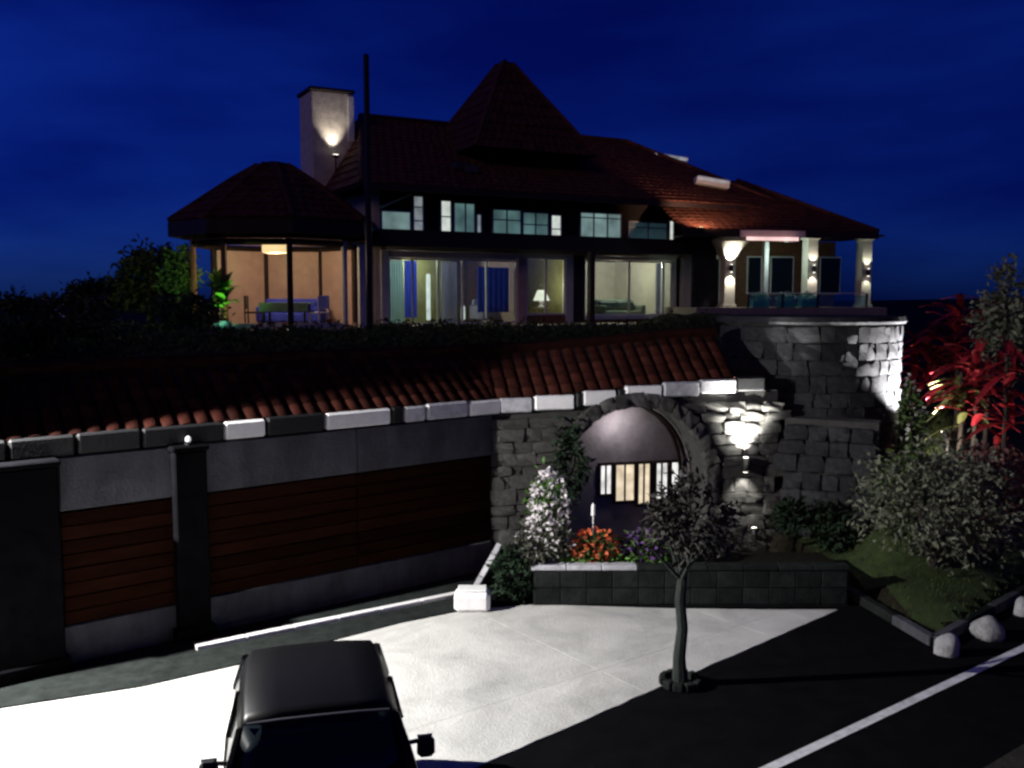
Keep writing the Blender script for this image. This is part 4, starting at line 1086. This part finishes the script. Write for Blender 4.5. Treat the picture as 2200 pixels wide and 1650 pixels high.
# terrace rail with planting
rl_ = thing('terrace_railing', 'low glass railing along the veranda terrace', 'railing', tuple(vw(0, -1.0, 0)), VY)
for px in (1606, 1680, 1755, 1860):
    a = va(px, -1); MB().box(a - .03, a + .03, .0, .06, 0, .5).build('post', M_metal, rl_)
for (p0_, p1_) in ((1606, 1680), (1680, 1755), (1755, 1860)):
    a0, a1_ = va(p0_, -1) + .035, va(p1_, -1) - .035
    MB().box(a0, a1_, .024, .036, .05, .44).build('pane', glassmat('rail_glass', (.75, .9, .88), .2), rl_)
MB().box(va(1606, -1) - .03, va(1860, -1) + .03, 0, .06, .502, .54).build('handrail', M_frame, rl_)
for px, lb in ((1632, 'clipped teal green plant box at the left of the terrace rail'), (1688, 'clipped plant box in the middle of the terrace rail'), (1735, 'plant box on the terrace below the middle lit pillar')):
    p_ = vw(va(px, -.7), -.62, 0)
    t = thing('plant_box', lb, 'planter', tuple(p_), VY)
    MB().box(-.32, .32, -.14, .14, 0, .26, bev=.015).build('box', mat('teal_box', (.08, .26, .21), .6, .2, 6), t)
    f = MB(); blob_leaves(f, (0, 0, .36), .36, .18, .18, 260, .1, .05); f.build('foliage', mat('teal_leaf', (.10, .30, .2), .5, .4, 7), t)
    f = MB(); blob_leaves(f, (0, 0, .38), .36, .18, .2, 70, .07, .06, shell=.9); fo = f.build('flowers', M_wflow, t); fo['kind'] = 'stuff'
point(vw(va(1690, -.7), -.45, 1.9), 55, (.75, 1, .9), .1)

# ------------------------------------------------------------------ octagonal pavilion
OC = Vector((-7.2, 28.7, 3.82))
O = thing('pavilion', 'open octagonal pavilion with a dark red tiled roof at the left of the house', 'pavilion', tuple(OC), 0)
def oc(r, k, h): return Vector((r * cos(pi / 8 + k * pi / 4), r * sin(pi / 8 + k * pi / 4), h))
MB().lathe([(2.75, -.5), (2.75, -.02), (2.7, 0)], n=8, phase=pi / 8).build('floor', M_floor, O)
RE, EHO = 3.08, 3.08
orf = MB()
for (r0, h0), (r1, h1) in (((RE, EHO), (1.3, 4.32)), ((1.3, 4.32), (.5, 4.82))):
    for k in range(8): tiled(orf, oc(r0, k, h0), oc(r0, k + 1, h0), oc(r1, k + 1, h1), oc(r1, k, h1))
oo = orf.build('roof', M_tile, O)
dk = MB()
for (r0, h0), (r1, h1) in (((RE, EHO - .05), (1.3, 4.27)), ((1.3, 4.27), (.5, 4.77))):
    for k in range(8): dk.add([oc(r0, k, h0), oc(r0, k + 1, h0), oc(r1, k + 1, h1), oc(r1, k, h1)], [(0, 1, 2, 3)])
dk.build('roof_deck', M_dwood, oo)
for k in range(8): MB().tube([oc(RE, k, EHO + .05), oc(1.3, k, 4.37), oc(.5, k, 4.86)], .085, 7).build('hip_cap', M_tile, oo)
MB().lathe([(.58, 4.82), (.52, 4.9), (.2, 4.98)], n=8, phase=pi / 8).build('roof_cap', M_dwood, oo)
for k in range(8):
    a, b = oc(RE + .02, k, 0), oc(RE + .02, k + 1, 0)
    MB().add([(a.x, a.y, EHO - .42), (b.x, b.y, EHO - .42), (b.x, b.y, EHO - .02), (a.x, a.y, EHO - .02), (a.x * .98, a.y * .98, EHO - .42), (b.x * .98, b.y * .98, EHO - .42), (b.x * .98, b.y * .98, EHO - .02), (a.x * .98, a.y * .98, EHO - .02)],
             [(0, 1, 2, 3), (7, 6, 5, 4), (0, 4, 5, 1), (3, 2, 6, 7)]).build('eave_board', M_dwood, O)
    a, b = oc(2.42, k, 0), oc(2.42, k + 1, 0)
    MB().tube([a.lerp(b, .05) + Vector((0, 0, 2.46)), a.lerp(b, .95) + Vector((0, 0, 2.46))], .09, 4).build('beam', M_dwood, O)
    m_ = M_pale if k == 7 else (M_brownw if k in (4, 5) else M_dwood)
    p_ = MB().tube([oc(2.42, k, .1), oc(2.42, k, 2.55)], .085, 8).build('post', m_, O)
    MB().tube([oc(2.42, k, .0), oc(2.42, k, .098)], .13, 8).build('base', M_floor, p_)
MB().lathe([(2.3, 2.56), (2.3, 2.6)], n=8, phase=pi / 8).build('ceiling', M_pinkw, O)
for k in (0, 1, 2):
    a, b = oc(2.42, k, 0), oc(2.42, k + 1, 0); d = b - a; ang = math.atan2(d.y, d.x); mid = (a + b) / 2
    MB().box(-d.length / 2 + .1, d.length / 2 - .1, -.06, .06, .002, 2.38, Matrix.Translation(mid) @ Matrix.Rotation(ang, 4, 'Z')).build('back_panel', M_pinkw, O)
for k in (4, 5, 6):
    a, b = oc(2.42, k, 0), oc(2.42, k + 1, 0); d = b - a; ang = math.atan2(d.y, d.x); mid = (a + b) / 2
    MB().box(-d.length / 2 + .14, d.length / 2 - .14, -.05, .05, .002, .16, Matrix.Translation(mid) @ Matrix.Rotation(ang, 4, 'Z')).build('low_wall', M_pale, O)
lp = OC + Vector((.15, -.6, 2.555))
t = thing('ceiling_lamp', 'warm square lamp under the pavilion ceiling', 'lamp', tuple(lp))
MB().box(-.12, .12, -.12, .12, -.05, 0).build('base', M_metal, t)
MB().box(-.36, .36, -.3, .3, -.34, -.051, bev=.03).build('diffuser', glow('pavilion_diffuser', (1, .74, .36), 1.0, .2, 2), t)
point(lp - Vector((0, 0, .5)), 110, (1, .72, .45), .15)
tp_ = OC + Vector((.5, -.9, 0))
t = thing('dining_table', 'table with a pale green cloth in the octagonal pavilion', 'table', tuple(tp_))
MB().box(-.7, .7, -.42, .42, .70, .74, bev=.01).build('tabletop', M_gcloth, t)
for sx in (-.6, .6):
    for sy in (-.33, .33): MB().box(sx - .03, sx + .03, sy - .03, sy + .03, 0, .70).build('leg', M_dwood, t)
MB().box(-.72, .72, -.44, -.43, .48, .741).build('cloth_drop', M_gcloth, t)
def chair(loc, rz, m_, label):
    t = thing('chair', label, 'chair', tuple(loc), rz, 'chairs in the pavilion')
    MB().box(-.22, .22, -.22, .22, .42, .47, bev=.01).build('seat', m_, t)
    MB().box(-.22, .22, .19, .23, .55, .95, bev=.01).build('backrest', m_, t)
    for sx in (-.19, .19):
        MB().box(sx - .02, sx + .02, -.21, -.17, 0, .42).build('leg', m_, t); MB().box(sx - .02, sx + .02, .19, .23, 0, .55).build('leg', m_, t)
    return t
chair(tp_ + Vector((1.0, -.25, 0)), -2.2, M_white, 'white chair at the right end of the pavilion table')
chair(tp_ + Vector((-1.05, .2, 0)), 1.6, M_dwood, 'dark chair at the left end of the pavilion table')
sofa(OC + Vector((.2, .9, 0)), 0, M_blue, 'blue sofa at the back of the octagonal pavilion')
# potted plant, lit green
def palm(base, h, n_, l, m_, label, pot):
    t = thing('potted_plant', label, 'plant', tuple(base))
    MB().lathe([(.16, 0), (.2, .03), (.26, .36), (.28, .4)], n=14).build('pot', pot, t)
    MB().tube([(0, 0, .38), (0, 0, h * .5)], [.04, .02], 6).build('stem', M_stem, t)
    for k in range(n_):
        a = k * 2.399; el = radians(random.uniform(10, 80)); p = Vector((0, 0, h * random.uniform(.3, .55)))
        d = Vector((cos(a) * cos(el), sin(a) * cos(el), sin(el))); f = MB(); sd_ = Vector((-sin(a), cos(a), 0)); vs = []
        for i in range(4):
            g = i / 3; c = p + d * l * g - Vector((0, 0, 1)) * l * .3 * g * g; ww = (.09, .14, .1, .004)[i]; vs += [c - sd_ * ww, c + sd_ * ww]
        f.add(vs, [(2 * i, 2 * i + 1, 2 * i + 3, 2 * i + 2) for i in range(3)]).build('leaf', m_, t)
M_vgreen = mat('vivid_green_leaf', (.10, .34, .03), .5, .35, 6)
pb_ = OC + Vector((-1.95, -2.05, 0)); pb_ = on(478, 26.3)
palm(pb_, 2.6, 26, .95, M_vgreen, 'bright green potted plant at the left corner of the pavilion', mat('blue_pot', (.08, .2, .3), .4, .2, 5))
g3 = pb_ + Vector((.1, -1.0, .12))
t = thing('ground_spotlight', 'small green spotlight in front of the potted plant', 'lamp', tuple(g3))
MB().lathe([(.05, -.2), (.03, 0)], n=8).build('stake', M_metal, t)
MB().tube([(0, 0, 0), (0, .1, .1)], [.05, .07], 10).build('housing', M_metal, t)
spot(g3 + Vector((0, .12, .12)), pb_ + Vector((-.1, .2, 1.2)), 60, 95, (.6, 1, .4), .7, .03)
spot(g3 + Vector((-.1, .12, .12)), on(395, 28.5) + Vector((0, 0, 1.7)), 60, 60, (.6, 1, .4), .7, .03)

# ------------------------------------------------------------------ car
CY = radians(14)
c_front = Vector((-1.52, 7.06, 0)); hd = Vector((sin(CY), -cos(CY), 0))
co = c_front - hd * .25
car = thing('parked_car', 'black car facing the road on the floodlit driveway', 'car', (co.x, co.y, .012), pi + CY)
# local: +Y forward, roof front edge at y=.25
def ring(y, w, z0, z1, wt=None, r=.12):
    """rounded cross section: half width w at belt, bottom z0, top z1"""
    wt = wt or w; return [(-w * .93, y, z0), (-w, y, z0 + .12), (-w, y, z0 + (z1 - z0) * .62), (-wt, y, z1 - .03), (-wt + r, y, z1), (wt - r, y, z1), (wt, y, z1 - .03), (w, y, z0 + (z1 - z0) * .62), (w, y, z0 + .12), (w * .93, y, z0)]
def loft(rings):
    mb_ = MB(); k = len(rings[0]); vs = [p for r in rings for p in r]
    fs_ = [(i * k + j, i * k + (j + 1) % k, (i + 1) * k + (j + 1) % k, (i + 1) * k + j) for i in range(len(rings) - 1) for j in range(k)]
    fs_ += [tuple(range(k - 1, -1, -1)), tuple((len(rings) - 1) * k + j for j in range(k))]
    return mb_.add(vs, fs_)
lower = loft([ring(-1.78, .70, .34, .86, .66), ring(-1.70, .74, .26, .98, .71), ring(-1.2, .755, .22, 1.0, .73), ring(0, .76, .22, 1.0, .73), ring(.62, .755, .22, .98, .72), ring(1.4, .74, .22, .93, .69), ring(1.72, .71, .24, .88, .66), ring(1.80, .66, .32, .80, .6)])
bo_ = lower.build('body', M_car, car, smooth=False)
md = bo_.modifiers.new('round', 'BEVEL'); md.width = .03; md.segments = 2; md.limit_method = 'ANGLE'
cab = MB()
rr = [(-1.36, .57, 1.395), (-1.26, .595, 1.435), (-.8, .61, 1.462), (-.3, .61, 1.466), (.12, .60, 1.452), (.27, .585, 1.425)]
vs = []
for (y, w, z) in rr: vs += [(-w - .03, y, z - .11), (-w + .05, y, z - .012), (-w * .5, y, z + .01), (0, y, z + .014), (w * .5, y, z + .01), (w - .05, y, z - .012), (w + .03, y, z - .11)]
cab.add(vs, [(i * 7 + j, i * 7 + j + 1, (i + 1) * 7 + j + 1, (i + 1) * 7 + j) for i in range(len(rr) - 1) for j in range(6)])
rp = cab.build('roof', M_car, car, smooth=True); md = rp.modifiers.new('thick', 'SOLIDIFY'); md.thickness = .03
for s_ in (-1, 1):
    MB().tube([(s_ * .60, .26, 1.37), (s_ * .665, .44, 1.18), (s_ * .715, .60, .99)], .035, 6).build('pillar', M_car, car)
    MB().tube([(s_ * .63, -.45, 1.37), (s_ * .725, -.47, .99)], .035, 6).build('pillar', M_car, car)
    MB().tube([(s_ * .60, -1.33, 1.33), (s_ * .70, -1.48, .99)], .05, 6).build('pillar', M_car, car)
    for (ya, yb, yc, yd) in ((.22, -.42, -.44, .56), (-.48, -1.28, -1.42, -.5)):
        sw_ = MB().add([(s_ * .615, ya, 1.35), (s_ * .625, yb, 1.35), (s_ * .725, yc, 1.0), (s_ * .72, yd, 1.0)], [(0, 1, 2, 3)]).build('side_window', M_dglass, car)
        md = sw_.modifiers.new('thick', 'SOLIDIFY'); md.thickness = .005
    mi = MB().box(s_ * .83 - .07, s_ * .83 + .07, .30, .40, 1.03, 1.19, bev=.03).build('mirror', M_plast, car)
    MB().tube([(s_ * .68, .36, 1.16), (s_ * .77, .35, 1.165)], .018, 6).build('arm', M_plast, mi)
    MB().box(s_ * .83 - .06, s_ * .83 + .06, .29, .299, 1.035, 1.185).build('mirror_glass', M_lens, mi)
    hl = MB().tube([(s_ * .50, 1.74, .66), (s_ * .50, 1.815, .66)], .10, 16).build('headlight', M_lens, car)
    MB().box(s_ * .60 - .07, s_ * .60 + .07, -1.80, -1.74, .6, .85, bev=.02).build('tail_light', mat('tail_lens', (.3, .01, .01), .2, .1, 4), car)
    for y in (1.12, -1.12):
        w_ = MB().tube([(s_ * .60, y, .34), (s_ * .80, y, .34)], .34, 24).build('wheel', M_rubber, car)
        MB().tube([(s_ * .801, y, .34), (s_ * .815, y, .34)], .2, 16).build('rim', M_alloy, w_)
ws = MB(); k = 8; vs = []
for (y, w, z, bow) in ((.275, .57, 1.405, .02), (.44, .62, 1.20, .03), (.61, .67, .99, .04)):
    for i in range(k + 1):
        t = -1 + 2 * i / k; vs.append((w * t, y + bow * (1 - t * t), z))
ws.add(vs, [(r * (k + 1) + i, r * (k + 1) + i + 1, (r + 1) * (k + 1) + i + 1, (r + 1) * (k + 1) + i) for r in range(2) for i in range(k)])
wso = ws.build('windscreen', M_dglass, car, smooth=True); md = wso.modifiers.new('thick', 'SOLIDIFY'); md.thickness = .005
# bright strip painting the glint along the windscreen's top edge
MB().tube([(-.55, .285, 1.42), (-.3, .30, 1.436), (0, .305, 1.44), (.3, .30, 1.436), (.55, .285, 1.42)], .011, 5).build('windscreen_glint', mat('glint_metal', (.25, .25, .26), .3, .1, 5, metal=.6), car)
rwn = MB().add([(-.55, -1.37, 1.37), (.55, -1.37, 1.37), (.64, -1.50, 1.0), (-.64, -1.50, 1.0)], [(0, 1, 2, 3)]).build('rear_window', M_dglass, car); md = rwn.modifiers.new('thick', 'SOLIDIFY'); md.thickness = .005
for (x0, x1) in ((-.5, .02), (.1, .58)): MB().tube([(x0, .70, 1.005), (x1, .62, 1.05)], .012, 5).build('wiper', M_plast, car)
MB().box(-.36, .36, 1.78, 1.83, .56, .76, bev=.02).build('grille', M_plast, car)
MB().box(-.70, .70, 1.79, 1.90, .36, .50, bev=.03).build('bumper', M_plast, car)
MB().box(-.26, .26, 1.901, 1.91, .38, .48).build('number_plate', M_frame, car)

# ------------------------------------------------------------------ floodlight that lights the driveway
FLP = Vector((-7.43, 10.06, 0)); FLH = 4.7
st_ = thing('street_lamp', 'tall street lamp beside the wall, lighting the driveway', 'street lamp', tuple(FLP + Vector((-.9, .2, 0))))
off_ = FLP + Vector((-.9, .2, 0))
MB().tube([off_, off_ + Vector((0, 0, 4.3)), off_ + Vector((.25, 0, 4.8)), off_ + Vector((.9, -.1, 4.92))], [.09, .06, .05, .04], 10).build('post', M_metal, st_, off=tuple(off_))
MB().box(FLP.x - .35, FLP.x + .35, FLP.y - .09, FLP.y + .09, FLH + .1, FLH + .24, bev=.04).build('lamp_head', M_metal, st_, off=tuple(off_))
MB().box(FLP.x - .28, FLP.x + .28, FLP.y - .07, FLP.y + .07, FLH + .08, FLH + .099).build('lens', M_lampw, st_, off=tuple(off_))
spot(FLP + Vector((0, 0, FLH)), (-2.0, 11.3, 0), 6900, 100, (1, .985, .95), .6, .05)
shp = [FLP + WN * (-.085) + WD * a + Vector((0, 0, FLH + h)) for a, h in ((-.9, .1), (1.5, .1), (1.5, -1.2), (-.9, -1.2))]  # added panel out of view, stops lamp spill on tiles and slope
shv = MB().add([tuple(p) for p in shp] + [tuple(p - WN * .012) for p in shp], [(0, 1, 2, 3), (7, 6, 5, 4), (0, 4, 5, 1), (1, 5, 6, 2), (2, 6, 7, 3), (3, 7, 4, 0)])
shv.build('spill_blocker', M_metal, st_, off=tuple(off_))
